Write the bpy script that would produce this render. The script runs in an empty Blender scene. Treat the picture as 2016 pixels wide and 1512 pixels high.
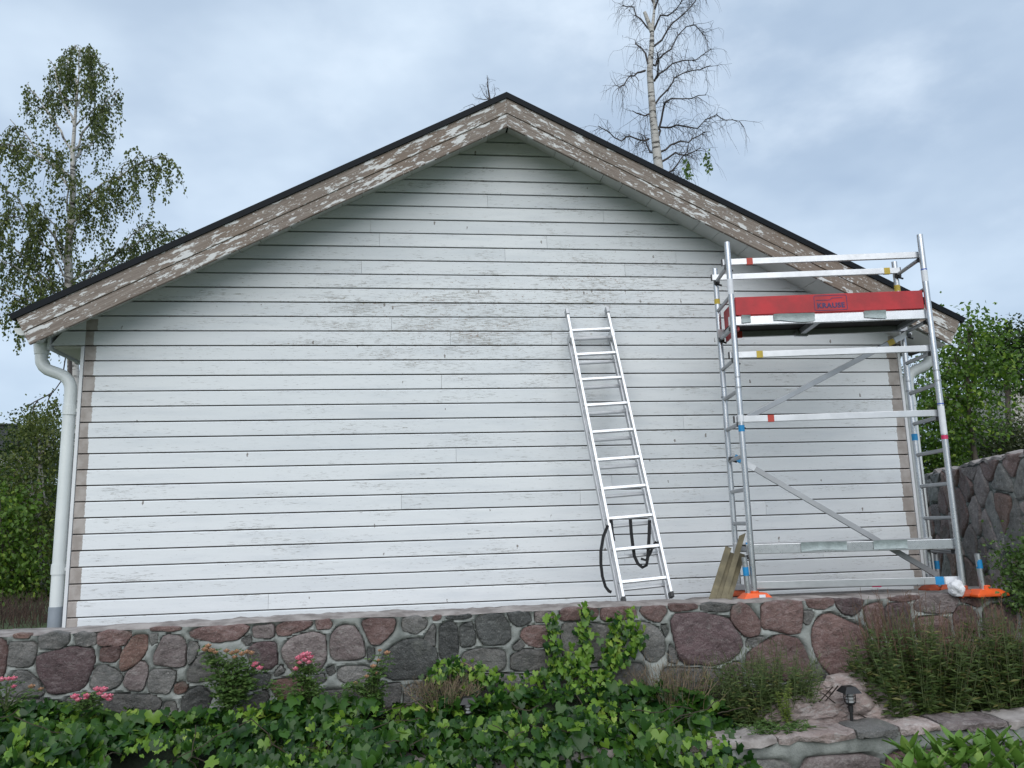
import bpy, bmesh, math, random
from mathutils import Vector, Matrix, noise
R = random.Random(11)
scene = bpy.context.scene
COL = scene.collection

# ------------------------------------------------------------------ camera
FPX = 1560.0
CAM = Vector((3.0764, -7.6606, 0.8421))
PITCH, ROLL, YAW = 0.17553, -0.02813, -0.12206
fw = Vector((-math.sin(YAW)*math.cos(PITCH), math.cos(YAW)*math.cos(PITCH), math.sin(PITCH)))
r0 = Vector((math.cos(YAW), math.sin(YAW), 0)); u0 = r0.cross(fw)
cr = r0*math.cos(ROLL)+u0*math.sin(ROLL); cu = -r0*math.sin(ROLL)+u0*math.cos(ROLL)
cd = bpy.data.cameras.new('camera'); cam = bpy.data.objects.new('camera', cd); COL.objects.link(cam)
cd.sensor_width = 36; cd.lens = FPX/2016*36; cd.clip_end = 3000; cd.clip_start = 0.05
M = Matrix((cr, cu, -fw)).transposed().to_4x4(); M.translation = CAM; cam.matrix_world = M
scene.camera = cam
def ray(x, y): return fw*FPX + cr*(x-1008) - cu*(y-756)
def at(x, y, Y):
    d = ray(x, y); return CAM + d*((Y-CAM.y)/d.y)
def atz(x, y, Z):
    d = ray(x, y); return CAM + d*((Z-CAM.z)/d.z)

# ------------------------------------------------------------------ node helper
class N:
    def __init__(s, nt): s.nt = nt
    def new(s, t, **k):
        n = s.nt.nodes.new(t)
        for a, b in k.items(): setattr(n, a, b)
        return n
    def put(s, sock, v):
        if v is None: return
        if isinstance(v, bpy.types.NodeSocket): s.nt.links.new(v, sock)
        elif isinstance(v, (tuple, list)) and len(v) == 3 and sock.type == 'RGBA': sock.default_value = (*v, 1)
        else: sock.default_value = v
    def math(s, op, a, b=None, c=None, clamp=False):
        n = s.new('ShaderNodeMath', operation=op, use_clamp=clamp)
        s.put(n.inputs[0], a); s.put(n.inputs[1], b); s.put(n.inputs[2], c); return n.outputs[0]
    def mix(s, f, a, b, mode='MIX'):
        n = s.new('ShaderNodeMix', data_type='RGBA', blend_type=mode)
        s.put(n.inputs[0], f); s.put(n.inputs[6], a); s.put(n.inputs[7], b); return n.outputs[2]
    def map(s, v, scale=(1,1,1), loc=(0,0,0), rot=(0,0,0)):
        n = s.new('ShaderNodeMapping'); s.put(n.inputs[0], v)
        n.inputs[1].default_value = loc; n.inputs[2].default_value = rot; n.inputs[3].default_value = scale; return n.outputs[0]
    def noise(s, v, scale=5, detail=4, rough=.55, w=None, lac=2.0):
        n = s.new('ShaderNodeTexNoise'); s.put(n.inputs['Vector'], v)
        if w is not None: n.noise_dimensions = '4D'; s.put(n.inputs['W'], w)
        n.inputs['Scale'].default_value = scale; n.inputs['Detail'].default_value = detail; n.inputs['Roughness'].default_value = rough
        return n.outputs['Fac']
    def ramp(s, f, a, b):
        n = s.new('ShaderNodeMapRange', interpolation_type='SMOOTHSTEP'); s.put(n.inputs[0], f)
        n.inputs[1].default_value = a; n.inputs[2].default_value = b; return n.outputs[0]
    def obj(s): return s.new('ShaderNodeTexCoord').outputs['Object']
    def rnd(s): return s.new('ShaderNodeObjectInfo').outputs['Random']
    def island(s): return s.new('ShaderNodeNewGeometry').outputs['Random Per Island']
    def sep(s, v):
        n = s.new('ShaderNodeSeparateXYZ'); s.put(n.inputs[0], v); return n.outputs
    def bump(s, h, strength=.3, dist=.01):
        n = s.new('ShaderNodeBump'); s.put(n.inputs['Height'], h); n.inputs['Strength'].default_value = strength; n.inputs['Distance'].default_value = dist; return n.outputs[0]

# ------------------------------------------------------------------ world, sun, exposure
SUN_EL, SUN_AZ = math.radians(40), math.radians(190)     # high, diffused by cloud, behind the photographer's left shoulder
w = bpy.data.worlds.new('World'); scene.world = w; w.use_nodes = True
nt = w.node_tree; nt.nodes.clear(); g = N(nt)
sky = g.new('ShaderNodeTexSky', sky_type='NISHITA', sun_disc=False); sky.sun_elevation = SUN_EL; sky.sun_rotation = SUN_AZ
sky.air_density = 1.0; sky.dust_density = 1.5; sky.ozone_density = 1.5
gen = g.new('ShaderNodeTexCoord').outputs['Generated']
n1 = g.noise(g.map(gen, (1.0, 1.0, 2.0), (0.35, .1, .2), (0, math.radians(14), 0)), 2.1, 5, .52)
n2 = g.noise(g.map(gen, (1.0, 1.0, 1.9), (3.1, 1.7, 4.6), (0, math.radians(18), 0)), 3.4, 6, .55)
n3 = g.noise(g.map(gen, (1, 1, 1.6), (7.7, 2.3, 1.2)), 1.3, 3, .5)
cloud = g.mix(g.ramp(n3, .32, .68), (3.2, 4.3, 5.9), (4.6, 5.7, 7.1))
cloud = g.mix(g.ramp(n1, .36, .70), cloud, (6.5, 7.7, 9.0))
cloud = g.mix(g.math('MULTIPLY', g.ramp(n2, .48, .82), .6), cloud, (9.2, 10.2, 11.2))
col = g.mix(.86, sky.outputs[0], cloud)
bg = g.new('ShaderNodeBackground'); g.put(bg.inputs[0], col); bg.inputs[1].default_value = .08
wo = g.new('ShaderNodeOutputWorld'); nt.links.new(bg.outputs[0], wo.inputs[0])
ld = bpy.data.lights.new('sun', 'SUN'); ld.energy = 1.4; ld.angle = math.radians(70); ld.color = (1, .975, .935)
sun = bpy.data.objects.new('sun', ld); COL.objects.link(sun)
sdir = Vector((math.sin(SUN_AZ)*math.cos(SUN_EL), math.cos(SUN_AZ)*math.cos(SUN_EL), math.sin(SUN_EL)))
sun.rotation_euler = sdir.to_track_quat('Z', 'Y').to_euler(); sun.location = sdir*40
vs = scene.view_settings
vs.view_transform = 'Standard'; vs.look = 'None'; vs.exposure = 0.60; vs.gamma = 1; vs.use_curve_mapping = False

# ------------------------------------------------------------------ materials
MATS = {}
def newmat(name):
    m = bpy.data.materials.new(name); m.use_nodes = True; m.node_tree.nodes.clear()
    g = N(m.node_tree); b = g.new('ShaderNodeBsdfPrincipled'); o = g.new('ShaderNodeOutputMaterial')
    m.node_tree.links.new(b.outputs[0], o.inputs[0]); MATS[name] = m
    return m, g, b
def sc(c, k): return tuple(max(0, min(1, x*k)) for x in c)
def pm(name, c, rough=.6, metal=0, var=.15, scale=8, bump=0, bscale=60, island=0, objr=0, c2=None, spec=None):
    m, g, b = newmat(name); o = g.obj()
    f = g.noise(o, scale, 5, .6)
    colr = g.mix(g.ramp(f, .3, .7), sc(c, 1-var), c2 or sc(c, 1+var))
    if island or objr:
        rv = g.island() if island else g.rnd(); k = island or objr
        v = g.math('MULTIPLY_ADD', rv, 2*k, 1-k)
        cmb = g.new('ShaderNodeCombineColor'); [g.put(cmb.inputs[i], v) for i in range(3)]
        colr = g.mix(1.0, colr, cmb.outputs[0], 'MULTIPLY')
    g.put(b.inputs['Base Color'], colr); g.put(b.inputs['Roughness'], g.math('MULTIPLY_ADD', f, .2, rough-.1)); b.inputs['Metallic'].default_value = metal
    if spec is not None: b.inputs['Specular IOR Level'].default_value = spec
    if bump: g.put(b.inputs['Normal'], g.bump(g.noise(o, bscale, 5, .65), bump, .01))
    return m
def leafmat(name, a, b2, c3=None, rough=.45, trans=.35):
    m, g, b = newmat(name); rv = g.island()
    r2 = g.rnd(); mixr = g.math('FRACT', g.math('ADD', rv, g.math('MULTIPLY', r2, 7.31)))
    colr = g.mix(mixr, a, b2)
    if c3: colr = g.mix(g.ramp(mixr, .86, .92), colr, c3)
    f = g.noise(g.obj(), 30, 3); colr = g.mix(g.ramp(f, .2, .8), colr, g.mix(.25, colr, (1, 1, .6), 'MULTIPLY'))
    g.put(b.inputs['Base Color'], colr); b.inputs['Roughness'].default_value = rough; b.inputs['Specular IOR Level'].default_value = .35
    t = g.new('ShaderNodeBsdfTranslucent'); g.put(t.inputs[0], g.mix(1, colr, (1.0, 1.15, .6), 'MULTIPLY'))
    mx = g.new('ShaderNodeMixShader'); mx.inputs[0].default_value = trans
    o = [n for n in m.node_tree.nodes if n.type == 'OUTPUT_MATERIAL'][0]
    m.node_tree.links.new(b.outputs[0], mx.inputs[1]); m.node_tree.links.new(t.outputs[0], mx.inputs[2]); m.node_tree.links.new(mx.outputs[0], o.inputs[0])
    return m
def make_siding():
    m, g, b = newmat('painted_siding'); o = g.obj(); rv = g.rnd(); x, y, z = g.sep(o)
    base = g.mix(rv, (.66, .685, .70), (.735, .755, .765))
    soft = g.noise(g.map(o, (.8, 1, 6)), 1.6, 4, .6, w=g.math('MULTIPLY', rv, 20))
    base = g.mix(g.math('MULTIPLY', g.ramp(soft, .42, .75), .45), base, (.53, .565, .60))
    grain = g.noise(g.map(o, (1.6, 1, 70)), 2.2, 5, .65, w=g.math('MULTIPLY', rv, 31))
    base = g.mix(g.math('MULTIPLY', g.ramp(grain, .56, .76), .30), base, (.42, .43, .44))
    def region(cx, cz, sx, sz):
        dx = g.math('DIVIDE', g.math('SUBTRACT', x, cx), sx); dz = g.math('DIVIDE', g.math('SUBTRACT', z, cz), sz)
        d = g.math('ADD', g.math('MULTIPLY', dx, dx), g.math('MULTIPLY', dz, dz))
        return g.math('POWER', 2.718, g.math('MULTIPLY', d, -1))
    reg = g.math('MAXIMUM', region(3.5, 2.86, 1.8, .55), g.math('MULTIPLY', region(5.0, 3.15, 1.1, .45), 1.0))
    reg = g.math('MAXIMUM', reg, g.math('MULTIPLY', region(5.3, 1.5, 1.1, .35), .5))
    patch = g.noise(g.map(o, (1, 1, 5)), 1.5, 4, .6, w=g.math('MULTIPLY', rv, 11))
    # hairline cracks running with the board
    crk = g.noise(g.map(o, (5, 1, 58)), 2.4, 6, .72, w=g.math('MULTIPLY', rv, 17))
    amt = g.math('MULTIPLY_ADD', reg, .085, g.math('MULTIPLY_ADD', g.ramp(patch, .45, .72), .10, .032))
    crm = g.ramp(g.math('ADD', crk, amt), .645, .70)
    colr = g.mix(g.math('MULTIPLY', crm, .72), base, (.33, .325, .31))
    # blocky flaking where the old paint has let go
    fl = g.noise(g.map(o, (13, 1, 30)), 2.6, 5, .7, w=g.math('MULTIPLY', rv, 5))
    flm = g.ramp(g.math('ADD', fl, g.math('ADD', g.math('MULTIPLY', reg, .10), g.math('MULTIPLY', g.ramp(patch, .52, .72), .07))), .675, .715)
    wood = g.mix(g.ramp(g.noise(o, 6, 3), .4, .6), (.30, .27, .20), (.27, .17, .125))
    colr = g.mix(g.math('MULTIPLY', flm, .85), colr, wood)
    # knots and nail chips
    vo = g.new('ShaderNodeTexVoronoi', feature='F1'); g.put(vo.inputs['Vector'], g.map(o, (9.5, 0, 4.6))); vo.inputs['Scale'].default_value = 1.25; vo.inputs['Randomness'].default_value = 1
    wob = g.math('MULTIPLY_ADD', g.noise(o, 60, 4, .7), .34, g.math('MULTIPLY', vo.outputs['Distance'], 1))
    sel = g.math('GREATER_THAN', g.sep(vo.outputs['Color'])[0], .74)
    size = g.math('MULTIPLY_ADD', g.sep(vo.outputs['Color'])[1], .09, .185)
    chip = g.math('MULTIPLY', g.math('LESS_THAN', wob, size), sel)
    colr = g.mix(g.math('MULTIPLY', chip, .85), colr, (.17, .145, .125))
    # raw primer strip left where the corner boards were taken off, brushed unevenly
    wn = g.new('ShaderNodeTexWhiteNoise', noise_dimensions='1D'); g.put(wn.inputs['W'], g.math('FLOOR', g.math('DIVIDE', z, .145))); step = g.math('ADD', g.math('MULTIPLY', wn.outputs['Value'], .6), g.math('MULTIPLY', g.noise(g.map(o, (0, 0, 30)), 1.0, 4, .7), .5)); e = g.math('MULTIPLY_ADD', step, .06, .055)
    tl = g.math('MULTIPLY', g.math('LESS_THAN', x, e), g.math('GREATER_THAN', x, -.004))
    tl = g.math('MULTIPLY', tl, g.math('LESS_THAN', z, 2.86))
    tr = g.math('MULTIPLY', g.math('GREATER_THAN', g.math('ADD', x, g.math('MULTIPLY_ADD', step, .075, .06)), 8.123), g.math('LESS_THAN', z, 2.70))
    tan = g.math('MAXIMUM', tl, tr)
    tanc = g.mix(g.ramp(g.noise(o, 9, 4), .35, .65), (.30, .265, .24), (.40, .365, .34))
    colr = g.mix(tan, colr, tanc)
    g.put(b.inputs['Base Color'], colr); b.inputs['Roughness'].default_value = .62; b.inputs['Specular IOR Level'].default_value = .3
    h = g.math('SUBTRACT', g.math('MULTIPLY', grain, .5), g.math('ADD', g.math('MULTIPLY', flm, .7), g.math('MULTIPLY', crm, .5)))
    g.put(b.inputs['Normal'], g.bump(h, .35, .004))
    return m
def make_rake(name, ang):
    m, g, b = newmat(name); o = g.map(g.obj(), rot=(0, ang, 0))
    rv = g.rnd()
    gr = g.noise(g.map(o, (1.2, 1, 40)), 2.5, 5, .65, w=g.math('MULTIPLY', rv, 9))
    wood = g.mix(g.ramp(gr, .35, .7), (.175, .142, .120), (.30, .26, .228))
    wood = g.mix(g.math('MULTIPLY', g.ramp(g.noise(o, 1.3, 3), .45, .7), .6), wood, (.20, .150, .115))
    d = g.noise(g.map(o, (1, 1, 1)), .8, 3, .5)
    fl = g.noise(g.map(o, (3.2, 1, 13)), 2.0, 6, .66, w=g.math('MULTIPLY', rv, 13))
    v = g.math('ADD', fl, g.math('MULTIPLY', g.math('SUBTRACT', d, .5), .32))
    edge = g.ramp(v, .55, .57)
    colr = g.mix(edge, wood, (.62, .62, .61))
    fl2 = g.noise(g.map(o, (10, 1, 26)), 2.4, 4, .6, w=g.math('MULTIPLY', rv, 3))
    colr = g.mix(g.math('MULTIPLY', g.ramp(fl2, .605, .63), .9), colr, (.60, .59, .57))
    g.put(b.inputs['Base Color'], colr); b.inputs['Roughness'].default_value = .8; b.inputs['Specular IOR Level'].default_value = .2
    g.put(b.inputs['Normal'], g.bump(g.math('ADD', g.math('MULTIPLY', gr, .4), edge), .5, .004))
    return m
def make_stone(name, a, b2, c3):
    a, b2, c3 = [tuple(x*.82+.18*d for x, d in zip(c, (.30, .275, .26))) for c in (a, b2, c3)]
    m, g, b = newmat(name); o = g.obj(); rv = g.rnd()
    f = g.noise(o, 5, 6, .62, w=g.math('MULTIPLY', rv, 50)); f2 = g.noise(g.map(o, (1, 1, 2.5)), 17, 6, .7, w=g.math('MULTIPLY', rv, 23))
    colr = g.mix(g.ramp(f, .35, .68), a, b2); colr = g.mix(g.math('MULTIPLY', g.ramp(f2, .48, .64), .85), colr, c3); colr = g.mix(g.math('MULTIPLY', g.ramp(g.noise(g.map(o, (1, 1, 1.8), (5, 2, 1), (0, .4, 0)), 9, 7, .75, w=g.math('MULTIPLY', rv, 70)), .50, .62), .55), colr, sc(a, .45))
    colr = g.mix(g.math('MULTIPLY', g.ramp(g.noise(o, 70, 3, .7), .60, .75), .35), colr, (.06, .055, .055)); colr = g.mix(g.math('MULTIPLY', g.ramp(g.noise(o, 105, 3, .7), .57, .68), .45), colr, (.46, .43, .41)); colr = g.mix(g.math('MULTIPLY', g.ramp(g.noise(o, 3.2, 5, .7, w=g.math('MULTIPLY', rv, 8)), .56, .66), .45), colr, (.22, .225, .20))
    v = g.math('MULTIPLY_ADD', rv, .5, .75); cmb = g.new('ShaderNodeCombineColor'); [g.put(cmb.inputs[i], v) for i in range(3)]
    colr = g.mix(1.0, colr, cmb.outputs[0], 'MULTIPLY')
    g.put(b.inputs['Base Color'], colr); g.put(b.inputs['Roughness'], g.math('MULTIPLY_ADD', f2, .3, .5)); b.inputs['Specular IOR Level'].default_value = .3
    g.put(b.inputs['Normal'], g.bump(g.math('ADD', g.math('MULTIPLY', f, .8), g.noise(o, 26, 8, .72)), 1.0, .045))
    return m
def make_birch(name):
    m, g, b = newmat(name); o = g.obj()
    f = g.noise(g.map(o, (2, 2, 9)), 1.6, 5, .7); f2 = g.noise(o, 3, 3)
    colr = g.mix(g.ramp(f, .50, .60), (.48, .46, .43), (.05, .045, .04)); colr = g.mix(g.math('MULTIPLY', g.ramp(f2, .5, .7), .6), colr, (.25, .22, .19))
    g.put(b.inputs['Base Color'], colr); b.inputs['Roughness'].default_value = .75; return m
def make_alu(name, c, rough, brushed=30):
    m, g, b = newmat(name); o = g.obj()
    f = g.noise(o, brushed, 4, .7); s = g.noise(o, 3.5, 4, .6)
    g.put(b.inputs['Base Color'], g.mix(g.ramp(s, .35, .7), sc(c, .84), c)); b.inputs['Metallic'].default_value = .88
    g.put(b.inputs['Roughness'], g.math('MULTIPLY_ADD', f, .25, rough-.1)); g.put(b.inputs['Normal'], g.bump(f, .06, .004)); return m
S_SIDING = make_siding()
S_RAKE_L = make_rake('weathered_rake_left', math.atan(.51)); S_RAKE_R = make_rake('weathered_rake_right', -math.atan(.51))
BACK = pm('dark_sheathing', (.13, .115, .105), .9, scale=10)
WHITE = pm('white_trim_paint', (.66, .67, .68), .5, var=.05, scale=3, bump=.05)
SOFF = pm('soffit_paint', (.60, .61, .60), .6, var=.07, scale=4, bump=.1, bscale=30, objr=.06)
CREAM = pm('cream_eave_paint', (.63, .61, .54), .6, var=.06, scale=4)
PLASTW = pm('white_plastic', (.66, .69, .68), .35, var=.05, scale=2.2)
GREYPL = pm('grey_plastic', (.24, .27, .30), .5, var=.08)
ROOFB = pm('black_roof_metal', (.007, .009, .012), .6, var=.2, scale=20, bump=.1, spec=.15)
ALU = make_alu('aluminium', (.58, .59, .605), .34); ALUD = make_alu('dull_aluminium', (.42, .43, .445), .45); ALUB = make_alu('bright_aluminium', (.60, .61, .625), .27)
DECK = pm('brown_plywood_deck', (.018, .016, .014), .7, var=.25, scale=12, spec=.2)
REDB = pm('red_toe_board', (.42, .016, .022), .5, var=.22, scale=5, bump=.1)
REDT = pm('red_tape', (.48, .05, .03), .5); YELT = pm('yellow_tape', (.50, .36, .04), .5); BLUT = pm('blue_tape', (.01, .22, .48), .45)
STICK = pm('sticker_white', (.72, .73, .76), .45, var=.05, scale=30); STICKB = pm('sticker_blue', (.05, .10, .42), .45); STICKR = pm('sticker_red', (.6, .03, .12), .45)
NAVY = pm('navy_print', (.03, .022, .10), .5, var=.25, scale=60)
ORNG = pm('orange_plastic', (.72, .10, .016), .45, var=.12, scale=9, bump=.05); ORND = pm('dark_orange_plastic', (.42, .075, .025), .6, var=.25, scale=9)  # second orange is darker and more mottled
BLACKP = pm('black_plastic', (.012, .012, .013), .45, var=.2); STRAPM = pm('black_webbing', (.008, .008, .010), .75, var=.3, scale=80)
TIMB = pm('treated_timber', (.125, .105, .062), .75, var=.35, scale=6, bump=.4, bscale=25, objr=.3)
FILM = pm('protective_film', (.30, .35, .35), .35, var=.15, scale=14, bump=.8, bscale=18)
MORT = pm('grey_mortar', (.22, .235, .22), .95, var=.22, scale=5, bump=.9, bscale=45, c2=(.33, .345, .325), spec=.15)
CAPM = pm('dusty_wall_top', (.25, .215, .20), .9, var=.3, scale=6, bump=.8, bscale=35, c2=(.38, .345, .325))
ST = {'r': make_stone('red_stone', (.155, .075, .068), (.22, .125, .108), (.30, .21, .20)),
      'p': make_stone('pink_grey_stone', (.17, .125, .122), (.25, .205, .20), (.36, .315, .30)),
      'g': make_stone('grey_stone', (.12, .125, .12), (.19, .185, .175), (.27, .255, .24)),
      'd': make_stone('dark_stone', (.032, .040, .040), (.065, .075, .072), (.14, .15, .145)),
      'o': make_stone('rust_stone', (.16, .075, .055), (.25, .13, .10), (.28, .18, .14)),
      'v': make_stone('violet_stone', (.095, .05, .056), (.15, .085, .092), (.24, .18, .18))}
SST = {'r': make_stone('lightened_red_stone', (0.280, 0.168, 0.154), (0.406, 0.266, 0.245), (0.532, 0.420, 0.392)), 'p': make_stone('lightened_pink_stone', (0.336, 0.266, 0.252), (0.462, 0.392, 0.378), (0.588, 0.532, 0.504)),  # lighter copies of the stone colours, making up for sky light the house blocks
       'g': make_stone('lightened_grey_stone', (0.252, 0.252, 0.238), (0.378, 0.371, 0.350), (0.504, 0.483, 0.462)), 'o': make_stone('lightened_rust_stone', (0.308, 0.182, 0.147), (0.434, 0.280, 0.231), (0.532, 0.392, 0.336))}
PINKG = make_stone('pale_pink_granite', (.42, .31, .28), (.56, .46, .43), (.64, .58, .55))
SOIL = pm('soil', (.035, .026, .02), .95, var=.4, scale=14, bump=1, bscale=40)
GRASS = pm('rough_grass', (.05, .075, .022), .95, var=.35, scale=3, bump=1, bscale=30)
GRAVEL = pm('gravel', (.22, .20, .19), .9, var=.3, scale=30, bump=1, bscale=70)
BIRCH = make_birch('birch_bark'); TWIG = pm('birch_twig', (.055, .045, .042), .8, var=.3); BARK = pm('brown_bark', (.09, .075, .06), .85, var=.3, scale=12, bump=.6, bscale=20)
L_BIRCH = leafmat('birch_leaf', (.055, .080, .020), (.140, .170, .046), (.20, .22, .065))
L_MAPLE = leafmat('maple_leaf', (.060, .125, .020), (.13, .225, .035), (.23, .32, .05))
L_DARK = leafmat('dark_leaf', (.018, .036, .010), (.045, .075, .020), (.075, .105, .028))
L_OLIVE = leafmat('olive_leaf', (.035, .050, .020), (.075, .095, .036), (.12, .13, .05))
L_IVY = leafmat('ivy_leaf', (.010, .040, .009), (.050, .125, .016), (.15, .26, .035), rough=.30, trans=.28)
L_IVYB = leafmat('young_ivy_leaf', (.095, .20, .024), (.20, .33, .045), (.28, .38, .07), rough=.42, trans=.3)
L_RHOD = leafmat('rhododendron_leaf', (.085, .18, .032), (.15, .27, .055), (.24, .36, .09), rough=.4, trans=.25)
L_PER = leafmat('perennial_leaf', (.045, .080, .024), (.12, .165, .050), (.20, .19, .07))
L_YEL = leafmat('lime_leaf', (.14, .20, .04), (.24, .30, .07))
L_ROSE = leafmat('rose_leaf', (.05, .10, .025), (.11, .19, .05), (.17, .25, .08))
STEMR = pm('reddish_stalk', (.135, .078, .052), .8, var=.3, island=.4); STEMG = pm('green_stalk', (.075, .10, .035), .8, var=.3, island=.35); DRY = pm('dry_stalk', (.17, .125, .08), .9, var=.3, island=.4)
ROSEP = pm('pink_petal', (.78, .12, .22), .55, var=.2, scale=40, island=.25, c2=(.88, .36, .44)); ROSEW = pm('wilted_petal', (.42, .24, .14), .7, var=.3, scale=40, island=.3)
SLATE = pm('slate_cladding', (.035, .038, .042), .7, var=.4, scale=5, bump=.4)
GLASS = pm('lantern_glass', (.45, .46, .46), .15, var=.05)
CLOTH = pm('white_cloth', (.68, .68, .70), .8, var=.06, scale=10)

# ------------------------------------------------------------------ mesh helper
class MB:
    def __init__(s): s.v = []; s.f = []
    def add(s, vs, fs):
        o = len(s.v); s.v += [tuple(p) for p in vs]; s.f += [tuple(i+o for i in f) for f in fs]
    def box(s, a, b):
        x0, y0, z0 = a; x1, y1, z1 = b
        s.add([(x0,y0,z0),(x1,y0,z0),(x1,y1,z0),(x0,y1,z0),(x0,y0,z1),(x1,y0,z1),(x1,y1,z1),(x0,y1,z1)],
              [(0,3,2,1),(4,5,6,7),(0,1,5,4),(1,2,6,5),(2,3,7,6),(3,0,4,7)])
    def bar(s, p, q, wd, ht, up=(0,0,1)):
        p = Vector(p); q = Vector(q); d = (q-p).normalized(); sd = d.cross(Vector(up)).normalized(); u = sd.cross(d)
        V = []
        for e in (p, q):
            for a, b in ((-1,-1),(1,-1),(1,1),(-1,1)): V.append(e+sd*(a*wd/2)+u*(b*ht/2))
        s.add(V, [(0,1,2,3),(7,6,5,4),(0,4,5,1),(1,5,6,2),(2,6,7,3),(3,7,4,0)])
    def tube(s, pts, rad, n=10, cap=True):
        pts = [Vector(p) for p in pts]; rads = rad if isinstance(rad, (list, tuple)) else [rad]*len(pts)
        V = []; F = []; pu = None
        for i, p in enumerate(pts):
            d = (pts[min(i+1, len(pts)-1)]-pts[max(i-1, 0)])
            d = d.normalized() if d.length > 1e-9 else Vector((0,0,1))
            if pu is None: pu = d.orthogonal().normalized()
            pu = (pu-d*pu.dot(d)); pu = pu.normalized() if pu.length > 1e-6 else d.orthogonal().normalized()
            pv = d.cross(pu)
            for k in range(n):
                t = 2*math.pi*k/n; V.append(p+(pu*math.cos(t)+pv*math.sin(t))*rads[i])
            if i: F += [((i-1)*n+k, (i-1)*n+(k+1)%n, i*n+(k+1)%n, i*n+k) for k in range(n)]
        if cap: F += [tuple(range(n-1, -1, -1)), tuple((len(pts)-1)*n+k for k in range(n))]
        s.add(V, F)
    def quad(s, a, b, c, d): s.add([a, b, c, d], [(0,1,2,3)])
def wloc(o):
    v = Vector((0,0,0))
    while o: v += o.location; o = o.parent
    return v
def build(name, mb, m, parent=None, smooth=False, loc=None, kind=None):
    base = wloc(parent) if parent else Vector(loc or (0,0,0))
    me = bpy.data.meshes.new(name)
    me.from_pydata([(x-base.x, y-base.y, z-base.z) for x, y, z in mb.v], [], mb.f); me.update()
    for mm in (m if isinstance(m, list) else [m]): me.materials.append(mm)
    if smooth:
        me.polygons.foreach_set('use_smooth', [True]*len(me.polygons)); me.set_sharp_from_angle(angle=math.radians(48))
    o = bpy.data.objects.new(name, me); COL.objects.link(o)
    if parent: o.parent = parent
    else: o.location = base
    if kind: o['kind'] = kind
    return o
def thing(name, label, cat, loc, group=None):
    o = bpy.data.objects.new(name, None); COL.objects.link(o); o.location = loc; o.empty_display_size = .2
    return tag(o, label, cat, group)
def tag(o, label, cat, group=None):
    o['label'] = label; o['category'] = cat
    if group: o['group'] = group
    return o
def struct(name, mb, m, smooth=False):
    o = build(name, mb, m, smooth=smooth); o['kind'] = 'structure'; return o
def bevel(o, wd=.004, seg=2):
    b = o.modifiers.new('bevel', 'BEVEL'); b.width = wd; b.segments = seg; b.limit_method = 'ANGLE'; return o

# ------------------------------------------------------------------ ground
SWA, SWB = Vector((8.30, -1.8, 0)), Vector((10.75, 4.4, 0))         # line of the side retaining wall
SWD = (SWB-SWA).normalized(); SWN = Vector((SWD.y, -SWD.x, 0))      # SWN points up the hill (right)
def gh(x, y):
    s = (Vector((x, y, 0))-SWA).dot(SWN); along = (Vector((x, y, 0))-SWA).dot(SWD)
    h = -.03
    if y < -.45: h = -.95
    if y < -2.6: h = -.85
    if s > .72: h = max(h, min(1.15+.14*s+.01*s*s*.3, 3.6) if y > -2 else h)
    if s <= 0 and y > 8: h -= .02*(y-8)
    if x < -1: h += -.05*min(-1-x, 12)
    return h
mb = MB()
xs = [-700,-300,-120,-60,-30,-15,-8,-4,-2,-1,0,2,4,6,8,8.4,8.8,9.2,9.6,10,10.4,10.8,11.5,13,16,20,28,45,80,150,350,700]
ys = [-700,-200,-60,-20,-9,-5,-3.5,-2.7,-2.55,-1.7,-1.5,-.5,.5,1.5,2.5,3.5,5,7,9,12,16,22,32,50,90,180,400,900]
for y in ys:
    for x in xs: mb.v.append((x, y, gh(x, y)))
for j in range(len(ys)-1):
    for i in range(len(xs)-1):
        a = j*len(xs)+i; mb.f.append((a, a+1, a+1+len(xs), a+len(xs)))
struct('ground', mb, GRASS)
mb = MB(); nx, ny = 40, 8
for j in range(ny+1):
    for i in range(nx+1):
        x = -3+i*12/nx; t = j/ny; y = -1.42-t*.72
        mb.v.append((x, y, -.45-.21*min(1, t*2.1)+.02*noise.noise(Vector((x*2.3, y*3, 0)))))
for j in range(ny):
    for i in range(nx): a = j*(nx+1)+i; mb.f.append((a, a+1, a+2+nx, a+1+nx))
struct('garden_bed', mb, SOIL, True)
mb = MB(); nx, ny = 40, 8
for j in range(ny+1):
    for i in range(nx+1):
        x = -1.5+i*10.4/nx; t = j/ny; y = -1.0+t*1.15
        hump = max(0, min(1, (x-5.0)/.5))*max(0, min(1, (.75-t)/.35))
        mb.v.append((x, y, .03+.125*hump+.01*noise.noise(Vector((x*4, y*4, 2)))))
for j in range(ny):
    for i in range(nx): a = j*(nx+1)+i; mb.f.append((a, a+1, a+2+nx, a+1+nx))
struct('gravel_strip', mb, GRAVEL, True)

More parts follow.
